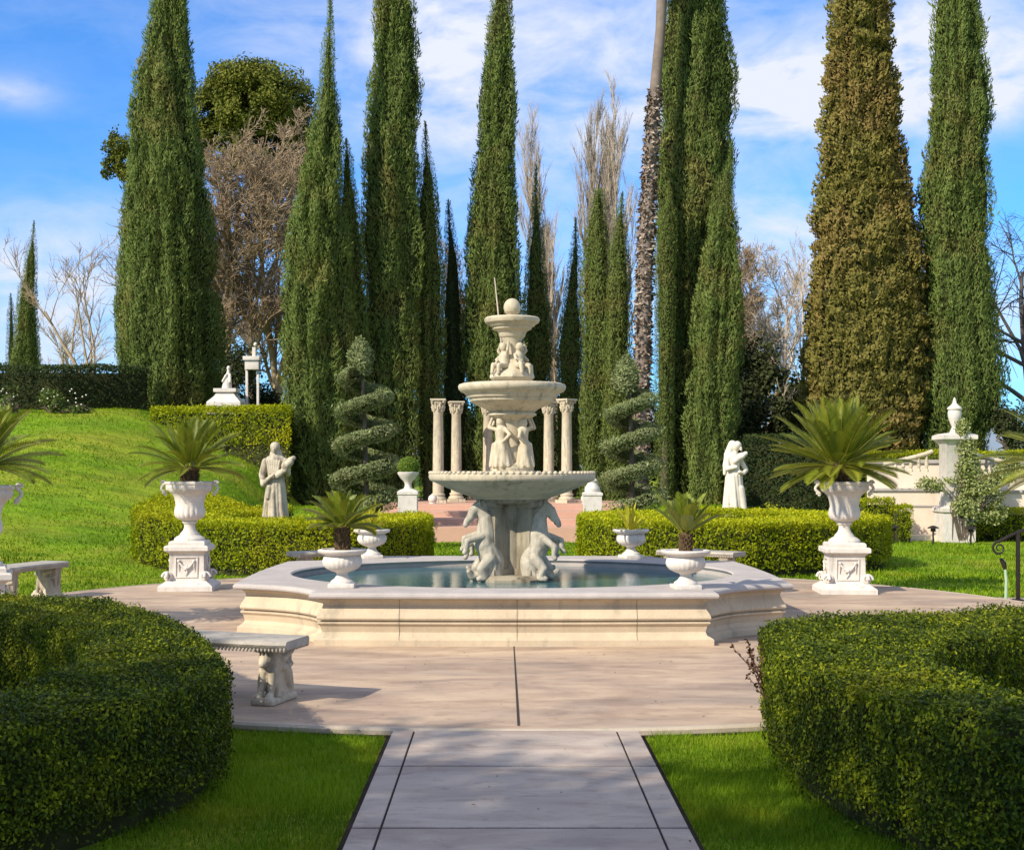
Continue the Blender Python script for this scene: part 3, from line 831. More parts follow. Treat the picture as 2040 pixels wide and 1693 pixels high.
def spiky(label, loc, n, L, seed, spread):
    r_ = np.random.default_rng(seed)
    t = thing("spiky_plant", label, "potted plant", loc, 0, "spiky plants in the far rim urns")
    V = []; 
    for i in range(n):
        a = i * 2.4; el = R(88 - spread * ((i + .5) / n) + r_.normal() * 6); l_ = L * (.7 + .5 * r_.random()); m = 7
        p = np.zeros((m + 1, 3)); e = el
        for k in range(m):
            e -= .9 * (k / m) / m * 2 * math.cos(el); p[k + 1] = p[k] + np.array([math.cos(a) * math.cos(e), math.sin(a) * math.cos(e), math.sin(e)]) * l_ / m
        side = np.array([-math.sin(a), math.cos(a), 0]); w = .022 * np.sin(np.linspace(.25, 1, m + 1) * math.pi) + .002
        v = np.stack([p + side * w[:, None], p - side * w[:, None]], 1).reshape(-1, 3)
        f = np.array([(2 * k, 2 * k + 1, 2 * k + 3, 2 * k + 2) for k in range(m)])
        V.append((v, f))
    v, f = merge(V)
    link("leaves", np_mesh("leaves", v, f, np.repeat(r_.random(n), 7)), SPIKE, t)
    return t
spiky("pale green spiky plant in the far left urn on the basin rim", (LOW[2][0], LOW[2][1], .82), 26, .42, 31, 75)
spiky("golden spiky plant in the far right urn on the basin rim", (LOW[3][0], LOW[3][1], .82), 26, .42, 33, 80)

# ------------------------------------------------------------------ benches round the plaza
def make_bench():
    t = thing("stone_bench", "bench", "bench", (0, 0, 0))
    mb = MB(); n = 16; L, D, rr = 1.24, .40, 5.5
    prof = [(-D / 2 + .02, .385), (-D / 2, .395), (-D / 2 - .012, .42), (-D / 2, .44), (-D / 2 + .015, .445), (D / 2 - .015, .445), (D / 2, .44), (D / 2 + .012, .42), (D / 2, .395), (D / 2 - .02, .385)]
    v, f = [], []; k = len(prof)
    for i in range(n + 1):
        a = (i / n - .5) * L / rr; e = 1.0 if 0 < i < n else .93
        for (q, z) in prof:
            r_ = rr - q * e
            v.append((r_ * math.sin(a), rr - r_ * math.cos(a), z))
    for i in range(n):
        for j in range(k): f.append((i * k + j, i * k + (j + 1) % k, (i + 1) * k + (j + 1) % k, (i + 1) * k + j))
    f += [tuple(range(k)), tuple(n * k + j for j in range(k))[::-1]]
    mb.add(v, f)
    for i in range(46):                                       # carved drop moulding under the edge
        a = ((i + .5) / 46 - .5) * L / rr
        for q in (D / 2 - .008, -D / 2 + .008): mb.ball(((rr - q) * math.sin(a), rr - (rr - q) * math.cos(a), .387), (.012, .010, .018), 6, 5)
    for s_ in (-1, 1):
        for i in range(11):
            q = -D / 2 + .03 + i * .034; mb.ball((s_ * (rr - q) * math.sin(L / 2 / rr - .002), rr - (rr - q) * math.cos(L / 2 / rr), .387), (.010, .012, .018), 6, 5)
    mb.build("seat", BENCHM, t)
    lm = lion
    for s_ in (-1, 1):
        leg = bpy.data.objects.new("leg", lm); COL.objects.link(leg); leg.parent = t
        leg.location = (s_ * .44, .02, 0); leg.rotation_euler.z = s_ * R(4)
    return t
def lion_mesh():
    def slab(mb):
        mb.box((0, .0, .024), (.17, .38, .048), .008)
        mb.box((0, .06, .21), (.10, .20, .36), .02, None, 1.15); mb.box((0, .01, .375), (.15, .34, .03), .008)
    c = [((0, -.06, .27), .07, (0, -.04, .12), .06), ((.035, -.10, .22), .034, (.04, -.125, .07), .024), ((.04, -.125, .07), .024, (.04, -.16, .058), .026),
         ((-.035, -.10, .22), .034, (-.04, -.125, .07), .024), ((-.04, -.125, .07), .024, (-.04, -.16, .058), .026),
         ((0, -.11, .325), .056, (0, -.12, .30), .055), ((0, -.15, .295), .036, (0, -.172, .285), .028), ((0, -.06, .33), .075, (0, -.05, .25), .075),
         ((0, -.10, .265), .05, (0, -.11, .235), .03), ((.05, -.08, .36), .02, (.055, -.08, .375), .014), ((-.05, -.08, .36), .02, (-.055, -.08, .375), .014),
         ((.05, .08, .2), .045, (.05, .12, .08), .04), ((-.05, .08, .2), .045, (-.05, .12, .08), .04), ((.05, .10, .07), .028, (.05, .02, .062), .026), ((-.05, .10, .07), .028, (-.05, .02, .062), .026),
         ((.06, 0, .30), .03, (.055, .15, .34), .022), ((-.06, 0, .30), .03, (-.055, .15, .34), .022), ((.06, .01, .24), .026, (.055, .15, .25), .018), ((-.06, .01, .24), .026, (-.055, .15, .25), .018)]
    return sculpt_mesh("lion_leg", c, .008, 2, slab)
lion = lion_mesh(); lion.materials.append(STATUE)
bench0 = make_bench()
def bench_at(x, y, label, k):
    rz = math.atan2(CY - y, CX - x) - R(90)                    # local +y looks at the fountain
    if k == 0: bench0.location = (x, y, 0); bench0.rotation_euler.z = rz; bench0["label"] = label; bench0["group"] = "curved stone benches round the plaza"
    else: dup(bench0, (x, y, 0), rz, label)
bench_at(-2.01, 9.20, "curved stone bench with lion legs, nearest, half behind the left crescent hedge", 0)
bench_at(2.85, 18.95, "sunlit stone bench behind the basin, right of the upright cycad's urn", 1)
bench_at(-2.5, 18.95, "stone bench behind the basin, mostly hidden by the urn with the sprawling cycad", 2)
bench_at(-5.95, 16.2, "sunlit stone bench by the left lawn, cut by the left picture edge", 3)

# ------------------------------------------------------------------ statues
def friar():
    c = [((0, 0, .30), .175, (0, 0, .72), .15), ((0, 0, .72), .15, (0, 0, .98), .14), ((0, 0, .98), .15, (0, 0, 1.22), .16), ((-.11, 0, 1.25), .085, (.11, 0, 1.25), .085), ((0, 0, 1.3), .07, (0, -.02, 1.38), .055),
         ((.0, -.02, 1.46), .092, (.0, -.03, 1.50), .098), ((0, -.105, 1.44), .03, (0, -.12, 1.40), .02), ((0, -.11, 1.47), .012, (0, -.135, 1.455), .012), ((0, .03, 1.36), .12, (0, .06, 1.22), .11),
         ((-.19, 0, 1.22), .075, (-.25, -.04, .98), .065), ((-.25, -.04, .98), .06, (-.19, -.15, .80), .055), ((-.19, -.15, .80), .05, (-.08, -.20, .90), .042), ((-.08, -.20, .90), .04, (.02, -.22, .97), .035),
         ((.19, 0, 1.22), .075, (.25, -.05, 1.0), .062), ((.25, -.05, 1.0), .06, (.26, -.19, 1.06), .05), ((.26, -.19, 1.06), .048, (.30, -.2, 1.18), .04),
         ((.25, -.17, 1.14), .085, (.34, -.17, 1.22), .07), ((.33, -.17, 1.24), .06, (.40, -.17, 1.29), .045), ((.20, -.16, 1.05), .06, (.1, -.18, .95), .05),
         ((-.08, -.14, .75), .05, (-.10, -.16, .55), .04), ((0, 0, .03), .2, (0, 0, .08), .2), ((-.07, -.15, .10), .045, (-.07, -.22, .09), .04), ((.07, -.15, .10), .045, (.07, -.22, .09), .04)]
    for i in range(16):
        a = i / 16 * 2 * math.pi; w = 1 + .12 * (-1) ** i
        c.append(((.135 * math.cos(a), .12 * math.sin(a), .90), .035, (.205 * w * math.cos(a + .1), .185 * w * math.sin(a + .1), .10), .042))
    for i in range(6): c.append(((-.12 + .05 * i, -.15, 1.24), .022, (-.06 + .03 * i, -.165, 1.0), .018))
    return sculpt_mesh("friar", c, .0115, 1)
def lady():
    c = [((0, 0, .25), .17, (0, 0, .75), .165), ((0, 0, .75), .165, (.0, 0, .92), .135), ((0, 0, .92), .12, (-.02, 0, 1.18), .135), ((-.13, 0, 1.19), .07, (.09, -.01, 1.19), .07), ((.0, -.01, 1.22), .06, (.02, -.03, 1.33), .05),
         ((.035, -.04, 1.41), .085, (.045, -.06, 1.45), .09), ((.09, -.12, 1.38), .03, (.10, -.13, 1.35), .022), ((.085, -.135, 1.41), .012, (.10, -.15, 1.395), .012),
         ((-.02, .03, 1.47), .085, (-.10, .06, 1.25), .09), ((-.10, .06, 1.25), .08, (-.17, .05, 1.02), .06), ((-.17, .05, 1.02), .055, (-.20, .03, .86), .035),
         ((.10, -.06, 1.23), .06, (.19, -.12, 1.27), .05), ((-.05, -.12, 1.12), .06, (.20, -.14, 1.28), .045), ((.0, -.13, 1.16), .07, (.12, -.14, 1.22), .06),
         ((.13, 0, 1.17), .06, (.26, -.05, .94), .046), ((.26, -.05, .94), .046, (.13, -.17, .87), .04), ((.13, -.17, .87), .04, (.03, -.18, .90), .036), ((-.16, 0, 1.17), .06, (-.20, -.08, .96), .05), ((-.20, -.08, .96), .05, (-.05, -.17, 1.0), .042),
         ((.08, -.10, .55), .10, (.14, -.16, .12), .07), ((0, 0, .03), .18, (0, 0, .07), .19), ((.13, -.19, .07), .04, (.14, -.24, .06), .035), ((-.08, -.16, .08), .04, (-.08, -.2, .07), .035)]
    for i in range(15):
        a = i / 15 * 2 * math.pi; w = 1 + .10 * (-1) ** i
        c.append(((.14 * math.cos(a), .125 * math.sin(a), .82), .04, (.19 * w * math.cos(a + .25), .17 * w * math.sin(a + .25), .10), .04))
    return sculpt_mesh("lady", c, .0115, 1)
def statue(name, me, loc, rz, label, sc, ped_h, mat):
    t = thing(name, label, "statue", loc, rz)
    mb = MB(); mb.square([(.30, 0), (.30, .08), (.26, .11), (.24, .13), (.24, ped_h - .09), (.27, ped_h - .06), (.27, ped_h)]); mb.build("pedestal", WHITE, t)
    o = link("figure", me, mat, t, (0, 0, ped_h)); o.scale = (sc,) * 3
    return t
statue("statue", friar(), (px(549, 25), 25.0, hz(px(549, 25), 25) - .03), R(-8), "weathered stone friar statue with folded arms behind the left hedge", 1.02, .56, STATUE)
statue("statue", lady(), (px(1462, 27), 27.0, 0), R(20), "cream stone statue of a veiled woman behind the right hedge", 1.0, .68, stone("pale_statue_stone", (.74, .66, .54), (.62, .54, .44), 6, (.5, .43, .34), .62))

# ------------------------------------------------------------------ colonnade
def make_column():
    t = thing("column", "column", "column", (0, 0, 0))
    mb = MB(); mb.square([(.24, 0), (.24, .09)]); mb.lathe([(.23, .09), (.24, .12), (.23, .15), (.19, .17), (.185, .20), (.205, .22), (.2, .25), (.165, .27)], 28); mb.build("base", CREAM, t)
    mb = MB(); mb.lathe([(.160, .26), (.158, .9), (.150, 1.7), (.138, 2.42), (.15, 2.44), (.15, 2.47), (.135, 2.48)], 40, mod=lambda a, z, r: 1 + .012 * math.cos(20 * a)); mb.build("shaft", CREAM, t)
    mb = MB(); mb.lathe([(.135, 2.47), (.145, 2.55), (.165, 2.66), (.20, 2.74)], 28)
    for row, (z, h, r, n) in enumerate(((2.48, .13, .145, 8), (2.54, .17, .155, 8))):
        for i in range(n):
            a = 2 * math.pi * (i + .5 * row) / n; c, s_ = math.cos(a), math.sin(a)
            mb.tube([(c * r, s_ * r, z), (c * (r + .015), s_ * (r + .015), z + h * .6), (c * (r + .055), s_ * (r + .055), z + h), (c * (r + .07), s_ * (r + .07), z + h * .85)], [.04, .042, .025, .01], 6)
    for i in range(4):
        a = R(45 + 90 * i); mb.ball((.235 * math.cos(a), .235 * math.sin(a), 2.73), .045, 10, 8)
    mb.square([(.21, 2.75), (.225, 2.765), (.225, 2.81)]); mb.build("capital", CREAM, t)
    return t
col0 = make_column()
CP = [(873, 35.2), (909, 36.4), (972, 37.4), (1093, 36.4), (1129, 35.2)]
CLB = ["outermost cream column on the left of the ruined colonnade", "second cream column from the left, beside the outermost", "cream column standing alone behind the fountain's carved figures",
       "inner cream column of the pair right of the fountain", "outer cream column of the pair right of the fountain"]
for k, (x, y) in enumerate(CP):
    if k == 0: col0.location = (px(x, y), y, .73); col0.scale = (.92, .92, 1.0); col0["label"] = CLB[0]; col0["group"] = "columns of the colonnade"
    else: dup(col0, (px(x, y), y, .73), R(11 * k), CLB[k])
for k, x in enumerate((862, 1166)):
    mb = MB(); mb.ball((0, 0, .12), .12, 16, 12); mb.lathe([(.1, 0), (.1, .02), (.05, .03)], 16)
    b_ = props(mb.build("stone_ball", WHITE), ["stone ball on the terrace edge at the foot of the left column pair", "stone ball on the terrace edge near the right column pair"][k], "stone ball", "stone balls on the terrace", "thing")
    b_.location = (px(x, 34.4), 34.4, .74)

# ------------------------------------------------------------------ pedestals at the terrace mouth, one with a clipped ball of box
BOX = leafmat("box_leaf", [(.06, .11, .012), (.10, .17, .02), (.16, .23, .03), (.22, .28, .05)], None, trans=.2)
t = thing("garden_pedestal", "slim white pedestal with a shallow bowl, left of the colonnade", "pedestal", (px(813, 28), 28.0, .26))
mb = MB(); mb.square([(.20, -.2), (.20, .82), (.22, .84), (.22, .90), (.17, .93), (.10, .96)]); mb.build("block", WHITE, t)
mb = MB(); mb.lathe([(.10, .95), (.075, 1.0), (.07, 1.06), (.10, 1.12), (.16, 1.18), (.225, 1.28), (.23, 1.31), (.20, 1.32), (.03, 1.31)], 32); mb.build("bowl", WHITE, t)
n = 5000; d = unit(rnd(n)); v, f = cards(d * .205 + rnd(n) * .008, d + .6 * rnd(n), rnd(n), .035, .022)
tb = thing("box_ball", "clipped green ball of box in the shallow white bowl", "topiary", (px(813, 28), 28.0, .26 + 1.42))
link("foliage", np_mesh("foliage", v, f, rng.random(n)), BOX, tb)
mb = MB(); mb.ball((0, 0, 0), .185, 20, 14); mb.build("stem", CORE, tb)
t = thing("garden_pedestal", "slim white pedestal with a domed top, right of the colonnade", "pedestal", (px(1180, 28), 28.0, .2))
mb = MB(); mb.square([(.19, -.2), (.19, .86), (.21, .88), (.21, .93), (.17, .95)]); mb.build("block", WHITE, t)
mb = MB(); mb.lathe([(.15, .94), (.17, .98), (.16, 1.05), (.11, 1.12), (.10, 1.15), (.115, 1.19), (.08, 1.24), (.03, 1.26)], 28); mb.build("dome", WHITE, t)
# ------------------------------------------------------------------ hedges
HEDGE = leafmat("hedge_leaf", [(.028, .044, .006), (.075, .108, .008), (.19, .22, .010), (.36, .37, .014), (.60, .57, .022)], (.30, .29, .015), 1.1, .25, .5, .60)  # stops spread so lit tops and shaded sides sit in the colour
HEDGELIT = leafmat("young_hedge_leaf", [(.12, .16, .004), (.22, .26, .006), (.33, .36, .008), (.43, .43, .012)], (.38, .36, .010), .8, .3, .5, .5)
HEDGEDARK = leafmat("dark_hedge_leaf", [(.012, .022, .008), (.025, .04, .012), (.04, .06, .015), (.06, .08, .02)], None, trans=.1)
def loop_area(pts, step):
    """resample an open polyline at even steps"""
    p = np.array(pts, float); s = np.concatenate([[0], np.cumsum(np.linalg.norm(np.diff(p, axis=0), axis=1))])
    n = max(2, int(s[-1] / step)); q = np.linspace(0, s[-1], n)
    return np.stack([np.interp(q, s, p[:, 0]), np.interp(q, s, p[:, 1])], 1)
def smooth_line(p, it=2):
    p = np.array(p, float)
    for _ in range(it):
        q = [p[0]]
        for a, b in zip(p[:-1], p[1:]): q += [a * .75 + b * .25, a * .25 + b * .75]
        p = np.array(q + [p[-1]])
    return p
def hedge(name, label, outer, inner, top, leaf, dens, mat, group=None, base=None, lump=.05, rise=0.0, closed_ends=True, smooth=2, stemmat=None):
    """a clipped hedge between two plan lines that run the same way; outer on the right-hand side of travel"""
    o = smooth_line(outer, smooth) if smooth else np.array(outer, float); i_ = smooth_line(inner, smooth) if smooth else np.array(inner, float)
    n = 60
    def rs(p):
        s = np.concatenate([[0], np.cumsum(np.linalg.norm(np.diff(p, axis=0), axis=1))]); q = np.linspace(0, s[-1], n)
        return np.stack([np.interp(q, s, p[:, 0]), np.interp(q, s, p[:, 1])], 1)
    o, i_ = rs(o), rs(i_)
    cx, cy = o[:, 0].mean(), o[:, 1].mean(); z0 = hz(cx, cy) if base is None else base
    t = thing(name, label, "hedge", (cx, cy, z0), 0, group)
    gz = lambda p: (H(p[:, 0], p[:, 1]) - z0 - .05) if base is None else np.zeros(len(p)) - .05
    tz = lambda p: (H(p[:, 0], p[:, 1]) - z0) * rise + top
    loc = lambda p, z: np.column_stack([p[:, 0] - cx, p[:, 1] - cy, z])
    V = np.concatenate([loc(o, gz(o)), loc(o, tz(o)), loc(i_, tz(i_)), loc(i_, gz(i_))])
    T = []
    for j in range(3):
        for k in range(n - 1):
            a, b, c, d = j * n + k, j * n + k + 1, (j + 1) * n + k + 1, (j + 1) * n + k
            T += [(a, b, c), (a, c, d)]
    for k, fl in ((0, 1), (n - 1, 0)):
        a, b, c, d = k, n + k, 2 * n + k, 3 * n + k
        q = [(a, b, c), (a, c, d)]
        T += q if fl else [x[::-1] for x in q]
    T = np.array(T)
    P, N = tri_sample(V, T, dens)
    lp = vnoise(P[:, 0] * 2.2, P[:, 1] * 2.2, P[:, 2] * 2.2, 5) - .5
    lp2 = vnoise(P[:, 0] * 9, P[:, 1] * 9, P[:, 2] * 9, 6) - .5
    depth = rng.random(len(P)) ** 2
    P = P + N * (lp * lump * 2 + lp2 * lump * 1.1 - depth * leaf * 2.2)[:, None] + rnd(len(P)) * leaf * .25
    shoot = (rng.random(len(P)) < .012)[:, None]                # new shoots the shears have not reached
    P = P + N * shoot * (.4 + 1.6 * rng.random((len(P), 1))) * leaf
    up = np.array([0, 0, 1.0])
    Nn = unit(N + .6 * rnd(len(P)))
    U = N * .8 + up * .7 + .8 * rnd(len(P))
    L = leaf * (.7 + .6 * rng.random(len(P)))
    v, f = cards(P, Nn, U, L, L * .55, .12)
    tone = np.clip(.10 + .52 * rng.random(len(P)) ** 1.5 + .5 * lp2 + .56 * (N[:, 2] > .5) - .05, 0, 1)  # new growth on top, lightened further to put the lit look into the tone
    thin = rng.random(len(P)) < np.clip((P[:, 2] - .02) / .13, .12, 1)      # bare and thin at the foot
    f, tone = f[thin], tone[thin]
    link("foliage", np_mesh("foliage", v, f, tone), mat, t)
    Vc = V.copy(); c0 = np.concatenate([loc(.5 * (o + i_), 0 * o[:, 0])] * 4)
    dd = unit((Vc - c0) * np.array([1, 1, 0])); Vc -= dd * (lump + leaf * 2.0); Vc[n:3 * n, 2] -= lump + leaf * 2.0
    link("inner_growth", np_mesh("inner_growth", Vc, T), stemmat or CORE, t)
    return t

# the two crescent hedges framing the path
OL = [(-6.4, 11.0), (-4.6, 11.0), (-3.35, 10.55), (-2.64, 9.75), (-2.03, 8.5), (-1.65, 7.5), (-1.44, 6.8), (-1.49, 6.25), (-1.77, 5.65), (-2.1, 5.2), (-2.9, 4.7), (-4.4, 4.4)]
IL = [(-6.4, 9.65), (-4.8, 9.6), (-3.7, 9.45), (-3.1, 9.0), (-2.65, 8.3), (-2.38, 7.6), (-2.28, 7.0), (-2.30, 6.5), (-2.42, 6.1), (-2.7, 5.85), (-3.3, 5.5), (-4.5, 5.25)]
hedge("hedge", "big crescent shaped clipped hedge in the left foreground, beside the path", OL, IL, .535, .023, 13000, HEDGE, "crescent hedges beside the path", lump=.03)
ORR = [(6.2, 10.5), (4.8, 9.9), (3.73, 9.35), (2.4, 8.80), (1.86, 8.52), (1.68, 8.36), (1.62, 8.1), (1.54, 7.5), (1.48, 6.9), (1.49, 6.45), (1.66, 5.7), (1.95, 4.85), (2.6, 4.3), (3.8, 4.0)][::-1]
IRR = [(6.0, 9.2), (4.6, 8.6), (3.3, 8.05), (2.8, 7.65), (2.38, 7.2), (2.18, 6.75), (2.14, 6.4), (2.20, 6.0), (2.32, 5.5), (2.6, 5.2), (3.1, 4.9), (4.0, 4.7)][::-1]
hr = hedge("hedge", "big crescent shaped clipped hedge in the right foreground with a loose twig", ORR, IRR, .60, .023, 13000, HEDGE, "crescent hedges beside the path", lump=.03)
# a few twigs the shears missed
tw = []; tl = []
for k in range(7):
    a = np.array([[1.50, 7.45 + .03 * k, .30 + .02 * k]]); d = np.array([[-.6 - .15 * rng.random(), rng.normal() * .3, .55 + .4 * rng.random()]])
    p, r_ = branches(a, d, np.array([.16 + .10 * rng.random()]), np.array([.004]), np.array([.0015]), 6, .12, .1)
    tw.append(tubes(p, r_, 4)); s_ = p[0, 2:]
    for q in s_:
        for _ in range(4): tl.append(q)
tv, tf = merge(tw); tl = np.array(tl)
lv, lf = cards(tl, rnd(len(tl)), rnd(len(tl)) + np.array([0, 0, .6]), .030, .016)
v, f = merge([(tv, tf), (lv, lf)])
hl = np.array(hr.location)
link("loose_twig", np_mesh("loose_twig", v - hl, f, np.full(len(f), .5)), leafmat("reddish_shoot", [(.07, .035, .02), (.10, .055, .03)], None, trans=.15), hr)

# hedges round the far side of the plaza
hedge("hedge", "C-shaped clipped hedge left of the fountain, in front of the friar statue",
      [(-4.4, 27.2), (-5.6, 26.8), (-6.3, 24.5), (-6.25, 21.7), (-6.0, 21.35), (-4.2, 20.1), (-2.9, 19.75), (-1.95, 20.15), (-1.22, 21.2), (-1.30, 23.6), (-1.6, 24.6)],
      [(-4.6, 25.6), (-4.9, 25.4), (-4.9, 24.0), (-4.85, 22.8), (-4.7, 22.3), (-4.0, 21.5), (-3.4, 21.6), (-3.0, 22.3), (-2.9, 22.8), (-2.85, 23.8), (-2.8, 24.6)],
      .80, .048, 1900, HEDGELIT, "hedges round the far side of the plaza", rise=1.0, lump=.035, smooth=1)
hedge("hedge", "long clipped hedge right of the fountain, in front of the veiled woman statue",
      [(1.75, 25.4), (1.45, 24.3), (1.22, 22.0), (1.35, 21.2), (2.4, 20.2), (3.6, 19.85), (4.6, 20.2), (6.35, 21.5), (6.65, 22.4), (6.6, 24.5), (5.9, 27.3), (3.5, 28.0)],
      [(2.9, 25.4), (2.85, 24.3), (2.85, 23.2), (2.95, 22.6), (3.3, 22.0), (3.8, 21.7), (4.3, 21.9), (5.1, 22.6), (5.2, 23.2), (5.1, 24.4), (4.7, 25.6), (3.5, 26.4)],
      .80, .048, 1900, HEDGELIT, "hedges round the far side of the plaza", base=0, lump=.035, smooth=1)
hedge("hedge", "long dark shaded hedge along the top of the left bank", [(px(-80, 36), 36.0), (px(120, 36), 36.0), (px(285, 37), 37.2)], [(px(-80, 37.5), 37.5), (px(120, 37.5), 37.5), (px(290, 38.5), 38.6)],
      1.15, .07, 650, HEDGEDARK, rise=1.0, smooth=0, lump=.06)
hedge("hedge", "bright green hedge climbing the left bank between the great cypress and its neighbour", [(px(300, 35), 35.2), (px(430, 34), 34.6), (px(575, 34), 34.2)], [(px(300, 36.5), 36.6), (px(430, 36), 36.1), (px(575, 36), 36.0)],
      3.42 - hz(px(440, 35.3), 35.3), .065, 900, HEDGELIT, rise=.0, smooth=0, lump=.06)
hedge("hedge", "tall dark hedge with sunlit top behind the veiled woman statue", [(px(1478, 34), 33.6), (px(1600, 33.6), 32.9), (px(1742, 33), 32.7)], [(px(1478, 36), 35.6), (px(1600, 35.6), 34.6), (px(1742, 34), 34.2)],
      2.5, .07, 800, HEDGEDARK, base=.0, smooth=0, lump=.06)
for x0, x1, y0, zt, lab in ((1722, 1784, 30.4, .95, "low yellow green hedge left of the rose pillar, against the peach wall"), (1791, 1818, 29.9, .80, "small square yellow green hedge at the foot of the peach wall"), (1946, 2075, 30.3, .72, "low yellow green hedge right of the rose pillar")):
    hedge("low_hedge", lab, [(px(x0, y0), y0), (px((x0 + x1) / 2, y0), y0), (px(x1, y0), y0)], [(px(x0, y0), y0 + .7), (px((x0 + x1) / 2, y0), y0 + .7), (px(x1, y0), y0 + .7)], zt, .05, 1300, HEDGELIT, "low hedges by the garden wall", base=0, smooth=0)

# ------------------------------------------------------------------ cypresses
CYP = leafmat("cypress_leaf", [(.048, .076, .020), (.105, .145, .034), (.168, .212, .050), (.245, .275, .07)], (.22, .185, .055), .55, .2, .65, .52)
CYPDARK = leafmat("shaded_cypress_leaf", [(.014, .028, .012), (.028, .048, .018), (.05, .075, .024), (.08, .10, .03)], None, trans=.1, rough=.65)  # darker copy of the cypress leaf, shade put into its colour
CYPBROWN = leafmat("bronze_conifer_leaf", [(.07, .066, .018), (.15, .135, .030), (.23, .195, .048), (.31, .26, .075)], (.28, .185, .065), .33, .2, .65, .48)
def cypress(label, d, prof, n=24000, mat=None, amp=.20, fx=2.5, fz=.40, lean=.22, leaf=.17, seed=1, base=None, name="cypress", cat="cypress", group="cypresses behind the fountain", flat=1.0, width=.24):
    mat = mat or CYP
    if name == "cypress": n = int(n * 1.7); leaf *= .74
    pr = sorted([(pz(y, d), px((a + b) / 2, d), max(.03, (b - a) / 2 * d / F_PX)) for y, a, b in prof])
    cx, z0 = pr[0][1], None
    z0 = hz(cx, d) if base is None else base
    zs = np.array([p[0] for p in pr]) - z0; xs_ = np.array([p[1] for p in pr]) - cx; rs = np.array([p[2] for p in pr])
    if zs[0] > .15: zs = np.concatenate([[.1], zs]); xs_ = np.concatenate([[xs_[0]], xs_]); rs = np.concatenate([[rs[0] * .92], rs])
    top = zs[-1]
    t = thing(name, label, cat, (cx, d, z0), 0, group)
    rad = lambda z: np.interp(z, zs, rs)
    zq = np.linspace(zs[0], top, 400); w = rad(zq) + .05; cdf = np.cumsum(w) / w.sum()
    z = np.interp(rng.random(n), cdf, zq); th = rng.random(n) * 2 * np.pi
    def field(th, z):
        r = rad(z); c, s_ = np.cos(th) * r, np.sin(th) * r
        sc = np.clip(r / .55, .25, 1.0)
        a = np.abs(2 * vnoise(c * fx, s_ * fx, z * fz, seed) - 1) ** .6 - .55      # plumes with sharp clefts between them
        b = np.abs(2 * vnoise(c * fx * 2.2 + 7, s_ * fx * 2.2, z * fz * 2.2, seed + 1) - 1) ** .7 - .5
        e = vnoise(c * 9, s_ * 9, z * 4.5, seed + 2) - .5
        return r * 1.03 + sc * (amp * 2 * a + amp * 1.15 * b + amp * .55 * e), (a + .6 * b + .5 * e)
    r, nv = field(th, z); r2, _ = field(th + .06, z); r3, _ = field(th, z + .06)
    dep = rng.random(n) ** 2.2 * .18
    stray = rng.random(n) < .011                              # loose sprays the wind has pulled out
    rr = np.maximum(r - dep + stray * (.02 + .07 * rng.random(n)) * np.clip(rad(z) / .6, .3, 1), .01)
    c, s_ = np.cos(th), np.sin(th)
    P = np.stack([np.interp(z, zs, xs_) + rr * c, rr * s_ * flat, z], 1)
    rdir = np.stack([c, s_, 0 * c], 1); tdir = np.stack([-s_, c, 0 * c], 1)
    N = unit(rdir - tdir * ((r2 - r) / (.06 * np.maximum(r, .12)))[:, None] * .9 - np.array([0, 0, 1.0]) * ((r3 - r) / .06)[:, None] * .6)
    U = np.array([0, 0, 1.0]) + rdir * lean + .38 * rnd(n)
    L = leaf * (.6 + .7 * rng.random(n)) * np.clip(rad(z) / .5, .55, 1.0) * (1 + .5 * stray)
    v, f = cards(P, N + .42 * rnd(n), U, L, L * width, .1)
    tone = np.clip(.45 + .45 * (rng.random(n) - .5) + .20 * nv, 0, 1)  # lighter growth on the plumes, plus cleft shade put into the leaf tone
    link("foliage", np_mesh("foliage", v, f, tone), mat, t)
    K = 28; zc = np.linspace(zs[0], top - .05, 70); tg = np.arange(K) * 2 * np.pi / K
    ZZ, TT = np.meshgrid(zc, tg, indexing="ij"); RR, _ = field(TT, ZZ); RR = np.maximum(RR - .13 - .03 * rad(ZZ), .01)
    Vc = np.stack([np.interp(ZZ, zs, xs_) + RR * np.cos(TT), RR * np.sin(TT) * flat, ZZ], -1).reshape(-1, 3)
    ii = np.arange(70 * K).reshape(70, K)
    fc = np.stack([ii[:-1], np.roll(ii[:-1], -1, 1), np.roll(ii[1:], -1, 1), ii[1:]], -1).reshape(-1, 4)
    link("inner_growth", np_mesh("inner_growth", Vc, fc), CORE, t)
    mb = MB(); mb.tube([(0, 0, -.2), (0, 0, zs[0] + .5), (xs_[1], 0, min(zs[0] + 3, top * .6))], [.17, .14, .10], 10); mb.build("trunk", BARK, t)
    return t

